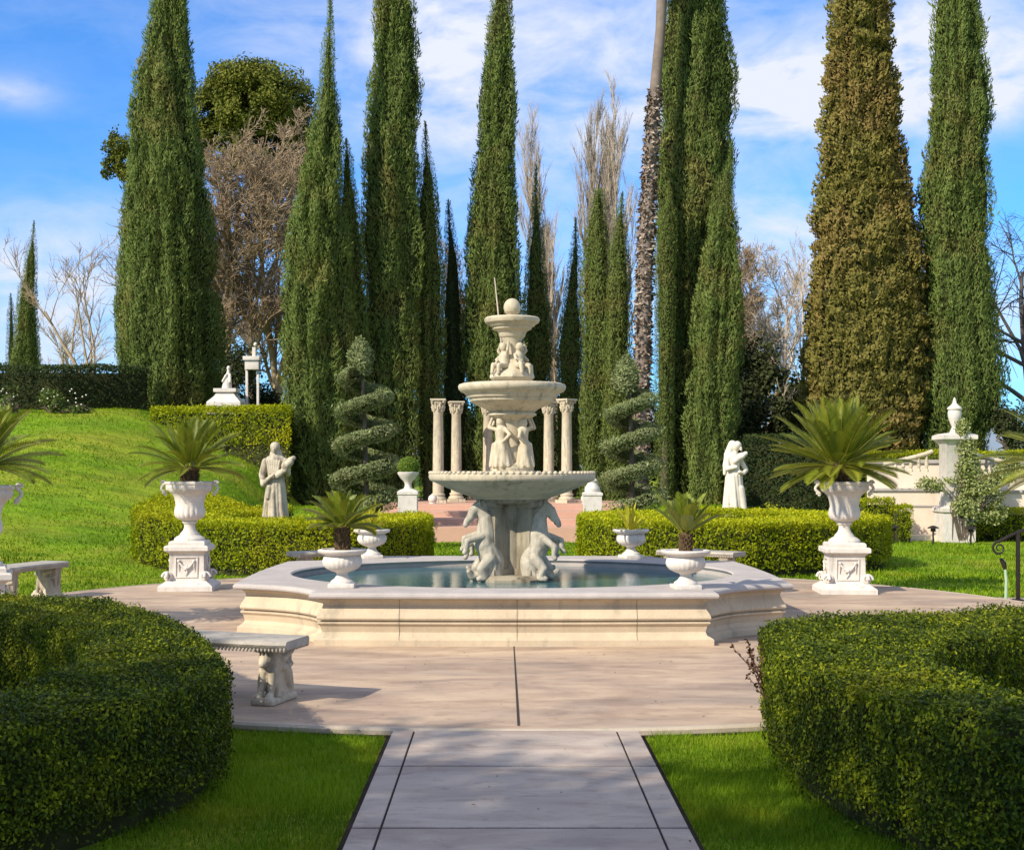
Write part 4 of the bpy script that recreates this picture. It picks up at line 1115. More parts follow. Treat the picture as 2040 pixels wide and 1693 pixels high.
cypress("small slim cypress standing alone at the far left behind the dark hedge", 56, [(440, 67, 69), (480, 58, 72), (520, 46, 74), (600, 38, 74), (700, 28, 76), (770, 20, 78)], 12000, amp=.12, seed=11, group="cypresses on the left bank")
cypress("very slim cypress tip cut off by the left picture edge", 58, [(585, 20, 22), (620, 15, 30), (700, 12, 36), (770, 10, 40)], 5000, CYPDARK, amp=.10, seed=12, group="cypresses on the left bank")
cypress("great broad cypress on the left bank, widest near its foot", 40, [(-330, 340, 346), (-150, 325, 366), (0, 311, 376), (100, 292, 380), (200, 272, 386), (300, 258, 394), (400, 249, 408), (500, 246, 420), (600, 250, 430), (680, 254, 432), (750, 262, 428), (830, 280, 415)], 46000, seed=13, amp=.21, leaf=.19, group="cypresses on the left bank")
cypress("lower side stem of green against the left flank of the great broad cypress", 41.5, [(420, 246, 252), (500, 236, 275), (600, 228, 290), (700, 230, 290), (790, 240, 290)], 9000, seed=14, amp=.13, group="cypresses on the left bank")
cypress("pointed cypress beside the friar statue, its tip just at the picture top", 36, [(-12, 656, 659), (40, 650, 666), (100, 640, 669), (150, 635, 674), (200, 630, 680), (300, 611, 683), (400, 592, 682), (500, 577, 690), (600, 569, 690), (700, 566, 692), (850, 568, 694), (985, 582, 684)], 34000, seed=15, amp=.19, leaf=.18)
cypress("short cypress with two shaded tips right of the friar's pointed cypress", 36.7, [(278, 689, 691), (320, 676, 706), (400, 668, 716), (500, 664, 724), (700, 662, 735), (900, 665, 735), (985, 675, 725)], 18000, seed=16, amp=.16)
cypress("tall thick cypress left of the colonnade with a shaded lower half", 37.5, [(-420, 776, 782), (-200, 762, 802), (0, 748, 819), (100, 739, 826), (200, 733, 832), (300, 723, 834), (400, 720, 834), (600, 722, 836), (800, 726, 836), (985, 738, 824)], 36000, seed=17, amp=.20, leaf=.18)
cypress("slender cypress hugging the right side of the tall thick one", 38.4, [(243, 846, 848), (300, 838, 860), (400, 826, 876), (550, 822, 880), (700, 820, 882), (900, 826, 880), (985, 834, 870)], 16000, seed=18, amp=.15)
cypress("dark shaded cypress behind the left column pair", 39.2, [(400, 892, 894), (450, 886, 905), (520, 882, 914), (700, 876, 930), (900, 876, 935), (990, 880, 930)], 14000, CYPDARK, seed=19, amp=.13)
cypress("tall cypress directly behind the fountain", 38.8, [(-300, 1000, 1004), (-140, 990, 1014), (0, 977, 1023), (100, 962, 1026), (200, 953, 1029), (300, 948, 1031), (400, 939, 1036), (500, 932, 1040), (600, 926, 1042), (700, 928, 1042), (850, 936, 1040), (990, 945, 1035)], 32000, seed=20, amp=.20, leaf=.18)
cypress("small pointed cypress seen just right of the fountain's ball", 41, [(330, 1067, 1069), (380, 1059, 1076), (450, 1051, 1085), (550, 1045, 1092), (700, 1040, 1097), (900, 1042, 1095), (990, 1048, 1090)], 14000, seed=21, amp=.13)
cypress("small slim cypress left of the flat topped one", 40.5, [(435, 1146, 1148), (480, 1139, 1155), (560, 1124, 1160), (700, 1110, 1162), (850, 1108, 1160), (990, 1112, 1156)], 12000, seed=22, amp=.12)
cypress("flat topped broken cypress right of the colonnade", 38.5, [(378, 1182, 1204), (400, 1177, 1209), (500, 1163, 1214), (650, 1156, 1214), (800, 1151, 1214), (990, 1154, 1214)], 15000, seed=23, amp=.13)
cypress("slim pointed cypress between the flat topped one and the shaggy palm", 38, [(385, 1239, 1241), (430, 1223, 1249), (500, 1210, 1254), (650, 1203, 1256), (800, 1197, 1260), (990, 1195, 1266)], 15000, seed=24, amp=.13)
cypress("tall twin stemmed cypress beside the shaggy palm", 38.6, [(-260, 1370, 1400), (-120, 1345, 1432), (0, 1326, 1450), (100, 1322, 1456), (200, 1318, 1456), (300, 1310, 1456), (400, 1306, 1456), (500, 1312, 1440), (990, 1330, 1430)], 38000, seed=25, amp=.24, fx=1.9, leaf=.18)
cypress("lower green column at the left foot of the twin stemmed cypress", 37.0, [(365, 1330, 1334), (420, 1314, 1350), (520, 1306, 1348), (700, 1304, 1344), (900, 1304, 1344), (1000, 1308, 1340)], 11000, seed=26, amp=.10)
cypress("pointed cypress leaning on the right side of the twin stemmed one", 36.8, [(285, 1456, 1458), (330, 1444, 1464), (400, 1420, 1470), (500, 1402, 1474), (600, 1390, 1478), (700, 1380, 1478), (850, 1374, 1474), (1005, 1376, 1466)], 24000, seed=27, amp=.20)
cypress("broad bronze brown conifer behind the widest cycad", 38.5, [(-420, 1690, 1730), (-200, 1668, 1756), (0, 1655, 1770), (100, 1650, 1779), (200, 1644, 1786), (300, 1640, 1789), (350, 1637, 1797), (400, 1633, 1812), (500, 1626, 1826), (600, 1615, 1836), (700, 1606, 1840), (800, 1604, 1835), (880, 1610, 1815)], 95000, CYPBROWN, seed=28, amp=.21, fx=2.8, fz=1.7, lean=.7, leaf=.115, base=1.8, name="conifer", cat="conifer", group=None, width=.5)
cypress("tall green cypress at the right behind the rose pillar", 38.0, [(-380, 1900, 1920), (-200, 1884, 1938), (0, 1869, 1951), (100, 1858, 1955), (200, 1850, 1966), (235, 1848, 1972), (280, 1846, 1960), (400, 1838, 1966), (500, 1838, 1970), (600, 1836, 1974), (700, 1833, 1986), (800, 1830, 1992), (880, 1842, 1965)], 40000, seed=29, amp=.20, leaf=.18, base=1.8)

# ------------------------------------------------------------------ spiral topiaries
JUN = leafmat("juniper_leaf", [(.06, .08, .034), (.12, .15, .06), (.20, .235, .095), (.29, .32, .14)], (.21, .21, .10), 1.3, .12, .6, .5)
def topiary(label, x, d, zt, hand, seed, turns, phase, r0, r1, thick):
    r_ = np.random.default_rng(seed)
    t = thing("spiral_topiary", label, "topiary", (px(x, d), d, 0), 0, "spiral topiaries before the cypresses")
    n = 34000; u = r_.random(n) ** .85; ang = phase + hand * turns * 2 * np.pi * u
    zc = .62 + (zt - 1.42) * u; R_ = (r0 + (r1 - r0) * u)
    ph = r_.random(n) * 2 * np.pi
    wob = 1 + .28 * (vnoise(np.cos(ang) * 4, np.sin(ang) * 4, zc * 3 + ph, seed) - .5)
    a, b = .30 * (1 - .25 * u) * wob, thick * (1 - .2 * u) * wob
    rad = R_ * .55 + a * np.cos(ph); zz = zc + b * np.sin(ph)
    P = np.stack([rad * np.cos(ang), rad * np.sin(ang), zz], 1)
    N = np.stack([np.cos(ph) * np.cos(ang), np.cos(ph) * np.sin(ang), np.sin(ph) * 1.3], 1)
    m = 2600; uz = r_.random(m); th = r_.random(m) * 2 * np.pi                # plume on top
    rz_ = .27 * np.sin(np.clip(.18 + .82 * uz, 0, 1) * np.pi) ** .8 * (1 + .4 * (vnoise(np.cos(th) * 2, np.sin(th) * 2, uz * 5, seed + 3) - .5))
    P2 = np.stack([-.12 + rz_ * np.cos(th), rz_ * np.sin(th), zt - .85 + .85 * uz], 1); N2 = np.stack([np.cos(th), np.sin(th), 0 * th + .3], 1)
    k = 420; us = r_.random(k); as_ = phase + hand * turns * 2 * np.pi * us; Rs = (r0 + (r1 - r0) * us) * .55 + .30  # unclipped shoots
    P3 = np.stack([Rs * np.cos(as_), Rs * np.sin(as_), .62 + (zt - 1.42) * us + .05], 1) + r_.normal(size=(k, 3)) * .05
    N3 = r_.normal(size=(k, 3))
    P, N = np.concatenate([P, P2, P3]), unit(np.concatenate([N, N2, N3]))
    U = N * .7 + np.array([0, 0, .8]) + .6 * rnd(len(P))
    L = np.concatenate([np.full(n, .05), np.full(m, .10), np.full(k, .10)]) * (.6 + .7 * r_.random(len(P)))
    v, f = cards(P, N + .5 * rnd(len(P)), U, L, L * .4, .1)
    link("foliage", np_mesh("foliage", v, f, np.clip(.3 + .5 * r_.random(len(P)) + .2 * N[:, 2], 0, 1)), JUN, t)
    mb = MB(); uu = np.linspace(0, 1, 120)
    mb.tube([(0, 0, -.1), (.02, 0, 1.5), (-.03, .02, 3.0), (-.1, 0, zt - .4)], [.07, .06, .045, .03], 10); mb.build("trunk", BARK, t)
    mb = MB()
    mb.tube([((r0 + (r1 - r0) * w) * .5 * math.cos(phase + hand * turns * 2 * math.pi * w), (r0 + (r1 - r0) * w) * .5 * math.sin(phase + hand * turns * 2 * math.pi * w), .62 + (zt - 1.42) * w) for w in uu], [max(.06, (thick - .1) * .9)] * 120, 8)
    mb.build("inner_growth", CORE, t)
    return t
topiary("spiral clipped juniper with a tufted top, left of the fountain", 728, 30.0, 4.62, 1, 41, 4.1, R(200), 1.08, .70, .20)
topiary("looser spiral clipped juniper right of the fountain, in front of the shaggy palm", 1258, 30.5, 4.25, 1, 43, 3.7, R(190), 1.0, .62, .19)

# ------------------------------------------------------------------ shaggy palm
BOOT = leafmat("palm_boot", [(.06, .04, .03), (.16, .115, .085), (.30, .23, .18), (.42, .34, .275)], None, trans=.0, rough=.9)
d = 37.2; zb = hz(px(1285, d), d)
t = thing("palm", "tall palm trunk, smooth above and shaggy with old leaf stubs below", "palm", (px(1283, d), d, zb))
X = lambda x: px(x, d) - px(1283, d)
line = [(X(1272), 0, 0), (X(1280), 0, pz(720, d) - zb), (X(1288), 0, pz(450, d) - zb), (X(1304), 0, pz(190, d) - zb), (X(1316), 0, pz(60, d) - zb), (X(1324), 0, pz(-160, d) - zb)]
mb = MB(); mb.tube(line, [.24, .22, .19, .155, .145, .145], 18); mb.build("trunk", plain("palm_trunk", (.19, .15, .125), .9, 0, .25, 3), t)
n = 3600; zz = rng.random(n) * (pz(178, d) - zb); th = rng.random(n) * 2 * np.pi
lz = np.array([p[2] for p in line]); cx_ = np.interp(zz, lz, [p[0] for p in line]); rr = np.interp(zz, lz, [.24, .22, .19, .155, .145, .145])
P = np.stack([cx_ + rr * np.cos(th), rr * np.sin(th), zz], 1); o_ = np.stack([np.cos(th), np.sin(th), 0 * th], 1)
v, f = cards(P, o_ + .5 * rnd(n) + np.array([0, 0, .5]), o_ * 1.2 + np.array([0, 0, .75]) + .45 * rnd(n), .16 * (.5 + .8 * rng.random(n)), .075, .3)
link("leaf_stubs", np_mesh("leaf_stubs", v, f, rng.random(n)), BOOT, t)
cr = []; ct = []
top_ = np.array(line[-1])                                      # fan crown above the picture
for i in range(40):
    a = i * 2.4; e = R(75 - 110 * i / 40); dv = np.array([math.cos(a) * math.cos(e), math.sin(a) * math.cos(e), math.sin(e)]); q = top_ + dv * 1.0
    tv, tf = tubes(np.stack([top_, q])[None], np.array([[.025, .012]]), 3); cr.append((tv, tf)); ct.append(np.full(len(tf), .3))
    k = 22; sd = unit(np.cross(dv, [0, 0, 1.0]) + .01)
    s_ = np.linspace(-1.3, 1.3, k); U = dv[None] * np.cos(s_)[:, None] + sd[None] * np.sin(s_)[:, None] + np.array([0, 0, -.12])
    cr.append(cards(np.repeat(q[None], k, 0), np.repeat(np.cross(dv, sd)[None], k, 0) + .2 * rnd(k), U, .9, .06)); ct.append(rng.random(k))
v, f = merge(cr); link("crown", np_mesh("crown", v, f, np.concatenate(ct)), CYC, t)

# ------------------------------------------------------------------ broad crowned and bare trees
def crown_tree(name, label, cat, base, height, blobs, nleaf, leaf, mat, tr=.25, bark=None, seed=3, shell=.55, group=None, nl2=5):
    """blobs: (x, y, z, rx, ry, rz) masses of foliage relative to the base; limbs run to each of them"""
    r_ = np.random.default_rng(seed)
    t = thing(name, label, cat, base, 0, group)
    mb = MB(); fork = Vector((0, 0, height * .32))
    mb.tube([(0, 0, -.3), (tr * .2, 0, height * .15), fork], [tr * 1.25, tr, tr * .85], 12)
    for (x, y, z, rx, ry, rz) in blobs:
        q = Vector((x, y, z)); m_ = fork.lerp(q, .5) + Vector((r_.normal() * .2, r_.normal() * .2, -.05 * height * r_.random()))
        mb.tube([fork, fork.lerp(m_, .5) + Vector((0, 0, .1)), m_, q], [tr * .5, tr * .36, tr * .25, tr * .08], 7)
        for _ in range(nl2):
            e = q + Vector((r_.normal() * rx * .5, r_.normal() * ry * .5, r_.normal() * rz * .5))
            mb.tube([m_.lerp(q, r_.random()), (m_ + e) * .5 + Vector((0, 0, .1)), e], [tr * .14, tr * .09, tr * .03], 5)
    mb.build("trunk", bark or BARK, t)
    vol = np.array([b[3] * b[4] + b[4] * b[5] + b[3] * b[5] for b in blobs]); bi = r_.choice(len(blobs), nleaf, p=vol / vol.sum())
    B = np.array(blobs)[bi]; d = unit(r_.normal(size=(nleaf, 3)))
    nz_ = vnoise(d[:, 0] * 2.2 + bi * 5, d[:, 1] * 2.2, d[:, 2] * 2.2, seed)
    rr = (shell + (1 - shell) * r_.random(nleaf) ** .6) * (.55 + .8 * nz_)
    P = B[:, :3] + d * rr[:, None] * B[:, 3:]
    cl = vnoise(P[:, 0] * 1.7, P[:, 1] * 1.7, P[:, 2] * 1.7, seed + 1)
    keep = cl > .36
    P, d, cl = P[keep], d[keep], cl[keep]; m = len(P)
    L = leaf * (.6 + .8 * r_.random(m))
    v, f = cards(P, d + .8 * r_.normal(size=(m, 3)) + np.array([0, 0, .4]), d + r_.normal(size=(m, 3)), L, L * .6, .1)
    link("crown", np_mesh("crown", v, f, np.clip(.15 + .5 * r_.random(m) + .5 * (cl - .4), 0, 1)), mat, t)
    return t
OAK = leafmat("evergreen_oak_leaf", [(.05, .06, .012), (.10, .115, .018), (.17, .175, .026), (.24, .23, .04)], None, trans=.15)
d = 66.0; zb = 3.4
def blob_px(x, y, rx, ry, dd=0.0):
    return (px(x, d) - px(500, d), dd, pz(y, d) - zb, rx * d / F_PX, max(rx, ry) * d / F_PX * .8, ry * d / F_PX)
crown_tree("evergreen_tree", "broad dark evergreen tree with a domed crown behind the left cypresses", "tree", (px(500, d), d, zb), 14.0,
           [blob_px(500, 205, 118, 82), blob_px(430, 205, 60, 60, .8), blob_px(572, 210, 58, 62, .5), blob_px(500, 175, 80, 52, -.5), blob_px(490, 290, 95, 50, 1.0), blob_px(410, 270, 45, 50, .8), blob_px(600, 280, 42, 55, .5),
            blob_px(240, 290, 32, 32), blob_px(222, 335, 24, 28), blob_px(258, 345, 25, 22), blob_px(320, 260, 65, 50, 2), blob_px(560, 340, 60, 40, 1)],
           120000, .15, OAK, .24, BARK, 51, .35, None, 3)

def bare_tree(name, label, base, height, seed, mat, tr=.16, lv=((9, .7, .55, .25), (9, .75, .5, .25), (8, .8, .55, .2)), up=.15, wob=.10, lean=(0, 0, 1), tw=.006, group="bare winter trees in the background", trunk_seg=7, first=.22, lift=.02):
    global rng
    keep = rng; rng = np.random.default_rng(seed)
    t = thing(name, label, "bare tree", base, 0, group)
    p, r_ = branches(np.array([[0, 0, -.2]]), np.array([lean], float), np.array([height * .8]), np.array([tr]), np.array([tr * .3]), trunk_seg, wob * .6, .05)
    link("trunk", np_mesh("trunk", *tubes(p, r_, 8), smooth=True), mat, t)
    V = []
    for k, (per, spr, lf, u) in enumerate(lv):
        st, dd, L, r0 = spawn(p, r_, per, spr, lf, first if k == 0 else .25, u + up, .62)
        p, r_ = branches(st, dd, L, np.maximum(r0, tw), np.maximum(r0 * .35, tw * .6), 5 if k < 2 else 4, wob, lift)
        V.append(tubes(p, r_, 5 if k == 0 else 3))
    v, f = merge(V)
    link("branches", np_mesh("branches", v, f), mat, t)
    rng = keep
    return t
def at(x, d, z=None): return (px(x, d), d, hz(px(x, d), d) if z is None else z)
BUSHY = ((18, .85, .52, .2), (14, .9, .5, .1), (11, 1.0, .5, .05), (5, 1.0, .55, 0))
bare_tree("bare_tree", "dense brown leafless tree filling the gap behind the great cypress", at(462, 52), 11.6, 61, TWIG, .2, BUSHY, tw=.012, first=.12)
bare_tree("bare_tree", "second dense brown leafless tree, close to the friar's pointed cypress", at(560, 53), 10.6, 62, TWIG, .18, BUSHY, tw=.012, first=.12)
bare_tree("bare_tree", "brown leafless tree showing left of the great cypress", at(262, 50), 8.4, 63, TWIG, .2, ((12, .8, .6, .15), (10, .9, .5, .1), (8, 1.0, .5, .05)), tw=.009)
bare_tree("bare_tree", "sparse grey leafless tree with long leaning limbs over the left bank", at(215, 48), 6.0, 64, TWIG, .105, ((7, 1.1, .9, .1), (7, .8, .5, .2), (7, .9, .5, .1)), tw=.009, lean=(-.55, 0, 1))
bare_tree("bare_tree", "pale leafless tree low behind the dark hedge at the far left", at(150, 60), 5.2, 65, TWIGPALE, .14, ((10, 1.0, .7, .1), (9, .9, .5, .1), (8, .9, .5, .05)), tw=.010)
bare_tree("bare_tree", "leafless tree seen between the slender cypress and the one behind the fountain", at(915, 54, .7), 10.2, 66, TWIG, .17, ((13, .8, .5, .2), (10, .9, .5, .1), (8, 1.0, .5, .05)), tw=.009)
PLUMETWIG = plain("grey_poplar_twigs", (.36, .30, .235), .9, 0, .3, 2)
PLUME = ((28, .30, .32, .55), (10, .35, .5, .4), (8, .4, .6, .3))
bare_tree("bare_poplar", "golden bare poplar leaning left beside the fountain's small cypress", at(1142, 50, .7), 15.6, 67, TWIGPALE, .12, PLUME, tw=.0075, lean=(-.17, 0, 1), group="bare poplars behind the fountain", wob=.04)
bare_tree("bare_poplar", "tallest bare poplar with a dark stem above the flat topped cypress", at(1192, 49, .7), 16.8, 68, PLUMETWIG, .14, PLUME, tw=.0075, lean=(-.085, 0, 1), group="bare poplars behind the fountain", wob=.04)
bare_tree("bare_poplar", "bare poplar in the middle of the group", at(1206, 51, .7), 15.6, 69, PLUMETWIG, .12, PLUME, tw=.0075, lean=(0.0, 0, 1), group="bare poplars behind the fountain", wob=.04)
bare_tree("bare_poplar", "pale pinkish bare poplar nearest the shaggy palm", at(1222, 49.5, .7), 16.4, 70, TWIGPALE, .12, PLUME, tw=.0075, lean=(.035, 0, 1), group="bare poplars behind the fountain", wob=.04)
bare_tree("bare_tree", "leafless thicket tree low between the small cypresses right of the fountain", at(1110, 47, .7), 6.5, 71, TWIG, .12, ((12, .9, .6, .15), (9, .9, .5, .1), (7, 1.0, .5, .05)), tw=.009)
bare_tree("bare_tree", "pinkish brown leafless tree right of the leaning pointed cypress", at(1515, 52, 1.0), 9.6, 72, TWIG, .2, BUSHY, tw=.010, first=.15)
bare_tree("bare_tree", "slim grey sapling without leaves left of the bronze conifer", at(1603, 44, 1.2), 8.6, 73, TWIGPALE, .07, ((16, .8, .3, .25), (7, .8, .5, .2), (5, .8, .5, .1)), tw=.006, wob=.05)
bare_tree("bare_tree", "low grey leafless tree in the gap behind the tall dark hedge", at(1560, 47, 1.2), 8.0, 74, TWIGPALE, .12, ((16, .9, .55, .2), (11, .9, .5, .1), (9, 1.0, .5, .05)), tw=.010)
bare_tree("bare_tree", "leafless tree peeping between the bronze conifer and the right cypress", at(1838, 52, 1.8), 10.0, 75, TWIG, .16, ((12, .8, .6, .15), (9, .9, .5, .1), (7, 1.0, .5, .05)), tw=.009)
bare_tree("bare_tree", "dark leafless tree with weeping limbs at the right picture edge", at(2060, 46, 1.8), 9.0, 76, TWIGDARK, .2, ((10, 1.2, .7, .15), (10, .9, .6, -.2), (9, .8, .7, -.5)), tw=.009, lift=-.06)
bare_tree("bare_tree", "thin pale leaning trunk just above the fountain's ball", at(1018, 36.5, .7), 8.2, 77, TWIGPALE, .055, ((4, .5, .2, .3),), tw=.006, lean=(-.03, 0, 1), wob=.04)

SHRUB = leafmat("dark_shrub_leaf", [(.016, .022, .010), (.035, .045, .016), (.06, .07, .025), (.09, .10, .04)], None, trans=.12)
def shrub(label, x, d, w, h, n, seed, mat=None, leaf=.11, z=None, name="shrub", group="evergreen shrubs in the background"):
    r_ = np.random.default_rng(seed); b = []
    for _ in range(9):
        a = r_.random() * 6.283; q = r_.random() ** .5
        b.append((w * .33 * q * math.cos(a), w * .3 * q * math.sin(a), h * (.25 + .5 * r_.random()), w * .24, w * .24, h * .26))
    return crown_tree(name, label, "shrub", at(x, d, z), h * .5, b, n, leaf, mat or SHRUB, .05 + .02 * h, BARK, seed, .45, group, 2)
shrub("large dark evergreen shrub right of the leaning pointed cypress", 1510, 46, 3.2, 5.6, 14000, 81, leaf=.16, z=.8)
shrub("dark evergreen shrub left of the bronze conifer's foot", 1578, 44, 2.2, 3.6, 8000, 82, leaf=.14, z=1.2)
shrub("leafy shrub beside the white garden lantern pillar", 545, 42, 1.6, 2.3, 6000, 83, leaf=.10)
shrub("dark evergreen shrub filling the gap behind the tall hedge and the bronze conifer", 1470, 44, 2.4, 4.4, 9000, 84, leaf=.14, z=.8)
shrub("dark shrub beneath the brown leafless trees on the left", 440, 47, 3.0, 3.0, 8000, 85, leaf=.12)
shrub("evergreen bush at the right picture edge beyond the garden wall", 2010, 37, 1.3, 1.9, 5000, 86, leaf=.09, z=1.8)
shrub("dark bush under the right cypress, behind the garden wall", 1815, 40, 2.2, 2.0, 6000, 87, leaf=.10, z=1.8)
for x, dd, w_, h_, sd, lab in ((700, 43.5, 3.0, 3.4, 111, "dark evergreen bush low behind the short two tipped cypress"), (860, 44, 2.6, 3.6, 112, "dark evergreen bush low behind the left column pair"),
                           (935, 43, 2.2, 3.2, 113, "dark evergreen bush low between the left column pair and the lone column"), (1055, 44, 2.4, 3.4, 114, "dark evergreen bush low behind the inner right column"),
                           (1135, 43.5, 2.0, 3.6, 115, "dark evergreen bush low behind the outer right column"), (1270, 44, 2.6, 3.8, 116, "dark evergreen bush low behind the foot of the shaggy palm"),
                           (1345, 43.5, 2.2, 3.6, 117, "dark evergreen bush low behind the lower green column"), (600, 43, 2.0, 3.0, 118, "dark evergreen bush low behind the friar's pointed cypress")):
    shrub(lab, x, dd, w_, h_, 5200, sd, leaf=.13, z=.7 if x > 650 else 1.6)
ROSE = leafmat("rose_leaf", [(.05, .08, .02), (.09, .13, .03), (.14, .18, .045), (.22, .25, .09)], None, trans=.2)
for k, (x, lab) in enumerate(((22, "small rose bush with pale blooms before the dark hedge, at the left edge"), (102, "rose bush with white blooms in the middle of the dark hedge"), (158, "low rose bush with pale blooms nearest the great cypress"))):
    t = shrub(lab, x, 35.0, .9 if k < 2 else .6, .9 if k < 2 else .6, 2200, 90 + k, ROSE, .07, hz(px(x, 35), 35) - .22, "rose_bush", "rose bushes before the dark hedge")
    mb = MB()
    for i in range(10):
        a = i * 2.4; mb.ball((.28 * math.cos(a) * (i / 10) ** .5, -.2 + .1 * math.sin(a), .35 + .5 * ((i * 7) % 10) / 10), .022, 7, 5)
    mb.build("blossom", plain("pale_blossom", (.65, .62, .50), .8), t)

# broadleaf trees behind and left of the viewpoint that throw the foreground shade
SHADE = leafmat("broad_leaf", [(.03, .05, .01), (.05, .08, .015), (.08, .12, .02)], None, trans=.2)
def shade_tree(label, x, y, hgt, blobs, n, seed):
    crown_tree("shade_tree", label, "tree", (x, y, 0), hgt, blobs, n, .195, SHADE, .28, BARK, seed, .3, "shade trees behind the viewpoint", 3)
B_ = lambda *a: [tuple(q) for q in a]
shade_tree("leafy shade tree standing beside the path left of the viewpoint", -9.8, -3.0, 9.0, B_((0, 0, 8.2, 2.6, 2.6, 1.7), (-1.9, 1.2, 7.2, 2.0, 2.0, 1.4), (2.0, .8, 7.6, 2.0, 2.0, 1.4), (.5, -2.2, 7.2, 2.0, 2.0, 1.4), (1.6, -1.4, 6.2, 1.6, 1.6, 1.2), (-1.5, -1.3, 8.4, 1.8, 1.8, 1.3), (.2, 2.2, 7.4, 1.9, 1.9, 1.2)), 20000, 101)
shade_tree("leafy shade tree behind the viewpoint", -5.6, -4.8, 8.4, B_((0, 0, 7.6, 2.4, 2.4, 1.6), (-1.9, .6, 6.8, 1.8, 1.8, 1.3), (1.9, .2, 7.0, 1.9, 1.9, 1.3), (.3, -2.0, 7.0, 1.9, 1.9, 1.3), (.2, 1.9, 7.2, 1.9, 1.9, 1.2)), 22000, 102)
shade_tree("leafy shade tree farthest left of the viewpoint", -14.2, -1.6, 9.2, B_((0, 0, 8.4, 2.4, 2.4, 1.6), (-1.8, .8, 7.4, 1.8, 1.8, 1.3), (1.9, .5, 7.8, 1.9, 1.9, 1.3), (.3, -2.0, 7.6, 1.9, 1.9, 1.3), (.2, 1.9, 7.6, 1.8, 1.8, 1.2)), 20000, 103)
shade_tree("leafy shade tree left of the near crescent hedge, out of the picture", -13.4, .9, 8.6, B_((0, 0, 8.0, 2.3, 2.2, 1.5), (-1.5, .8, 7.2, 1.7, 1.7, 1.2), (1.3, .5, 7.4, 1.5, 1.6, 1.2), (.3, -1.8, 7.2, 1.7, 1.7, 1.2)), 8000, 104)
# ------------------------------------------------------------------ right garden wall, stairs, rose pillar
d = 31.6
t = thing("garden_wall", "long peach rendered retaining wall with bands at the right", "wall", (px(1890, d), d, 0))
X = lambda x: px(x, d) - px(1890, d)
def wall_run(mb, x0, x1, z0, z1, y=0.0, th=.35): mb.box(((X(x0) + X(x1)) / 2, y + th / 2, (z0 + z1) / 2), (X(x1) - X(x0), th, z1 - z0), .01)
mb = MB(); wall_run(mb, 1735, 2300, -.2, 1.78); wall_run(mb, 1735, 1862, -.2, 1.12, -.55, .5); wall_run(mb, 1950, 2300, -.2, 1.08, -.45, .42); mb.build("wall", PEACH, t, smooth=False)
mb = MB(); wall_run(mb, 1730, 2305, 1.782, 1.87, -.05, .46); wall_run(mb, 1730, 1864, 1.122, 1.18, -.60, .58); wall_run(mb, 1948, 2305, 1.082, 1.14, -.50, .48)
wall_run(mb, 1752, 1862, .74, .79, -.572, .02); mb.build("coping", COPING, t, smooth=False)
mb = MB(); wall_run(mb, 1770, 2300, -.2, .10, -1.15, .55); mb.build("footing", PEACH, t, smooth=False)
d = 31.0
t = thing("garden_pillar", "tall cream pillar with a flame topped urn finial, grown over by roses", "pillar", (px(1880, d), d - .75, 0))
mb = MB(); mb.square([(.36, -.1), (.36, .62), (.40, .66), (.40, .74), (.30, .78), (.27, .80), (.27, 2.20), (.30, 2.24)]); mb.build("shaft", WHITE, t)
mb = MB(); mb.square([(.29, 2.23), (.36, 2.30), (.40, 2.33), (.40, 2.42), (.30, 2.46), (.16, 2.48)]); mb.build("capital", WHITE, t)
mb = MB(); mb.lathe([(.13, 2.47), (.10, 2.52), (.06, 2.62), (.08, 2.66), (.10, 2.70), (.145, 2.84), (.155, 2.95), (.14, 3.0), (.17, 3.03), (.165, 3.06), (.09, 3.12), (.05, 3.17), (.045, 3.20), (.015, 3.30)], 28); mb.build("finial", WHITE, t)
for s_, lab in ((-1, "pale balustrade sweeping down to the left of the rose pillar"), (1, "pale balustrade sweeping down to the right of the rose pillar")):
    b_ = thing("balustrade", lab, "balustrade", (px(1880, d) + s_ * .38, d - .35, 1.9), 0, "balustrades beside the rose pillar")
    pts = [(s_ * 1.15 * u, 0, .16 - .30 * u ** .8) for u in np.linspace(0, 1, 9)]
    mb = MB(); mb.tube(pts, .055, 10); mb.build("handrail", CREAM, b_)
    for u in np.linspace(.12, .92, 6):
        h = .16 - .30 * u ** .8 + .30; x = s_ * 1.15 * u
        mb = MB(); mb.lathe([(.045, 0), (.045, .04), (.025, .08), (.05, h * .45), (.025, h * .85), (.035, h - .02)], 14, (x, 0, -.32)); mb.build("baluster", CREAM, b_)
rng_rose = np.random.default_rng(5)
t = thing("climbing_rose", "climbing rose sprawling over the cream pillar and the wall beside it", "climber", (px(1890, d), d - 1.15, 0))
bl = [(-.05, 0.1, 2.55, .16, .2, .25), (.05, 0.1, 2.1, .24, .2, .35), (.1, 0, 1.6, .34, .3, .4), (.35, 0, 1.15, .55, .35, .40), (-.65, .05, 1.30, .5, .25, .2), (.55, -.05, .7, .38, .3, .35), (.05, -.1, .75, .40, .3, .38), (.85, .0, 1.45, .32, .25, .30), (1.15, .1, 1.75, .3, .2, .2)]
B = np.array(bl); n = 15000; bi = rng_rose.choice(len(bl), n, p=(B[:, 3] * B[:, 5]) / (B[:, 3] * B[:, 5]).sum()); dr = unit(rng_rose.normal(size=(n, 3)))
P = B[bi, :3] + dr * B[bi, 3:] * (.35 + .7 * rng_rose.random((n, 1)))
k = vnoise(P[:, 0] * 4, P[:, 1] * 4, P[:, 2] * 4, 9) > .34; P, dr = P[k], dr[k]; n = len(P)
v, f = cards(P, dr + .8 * rnd(n), rnd(n), .065 * (.6 + .7 * rng_rose.random(n)), .042)
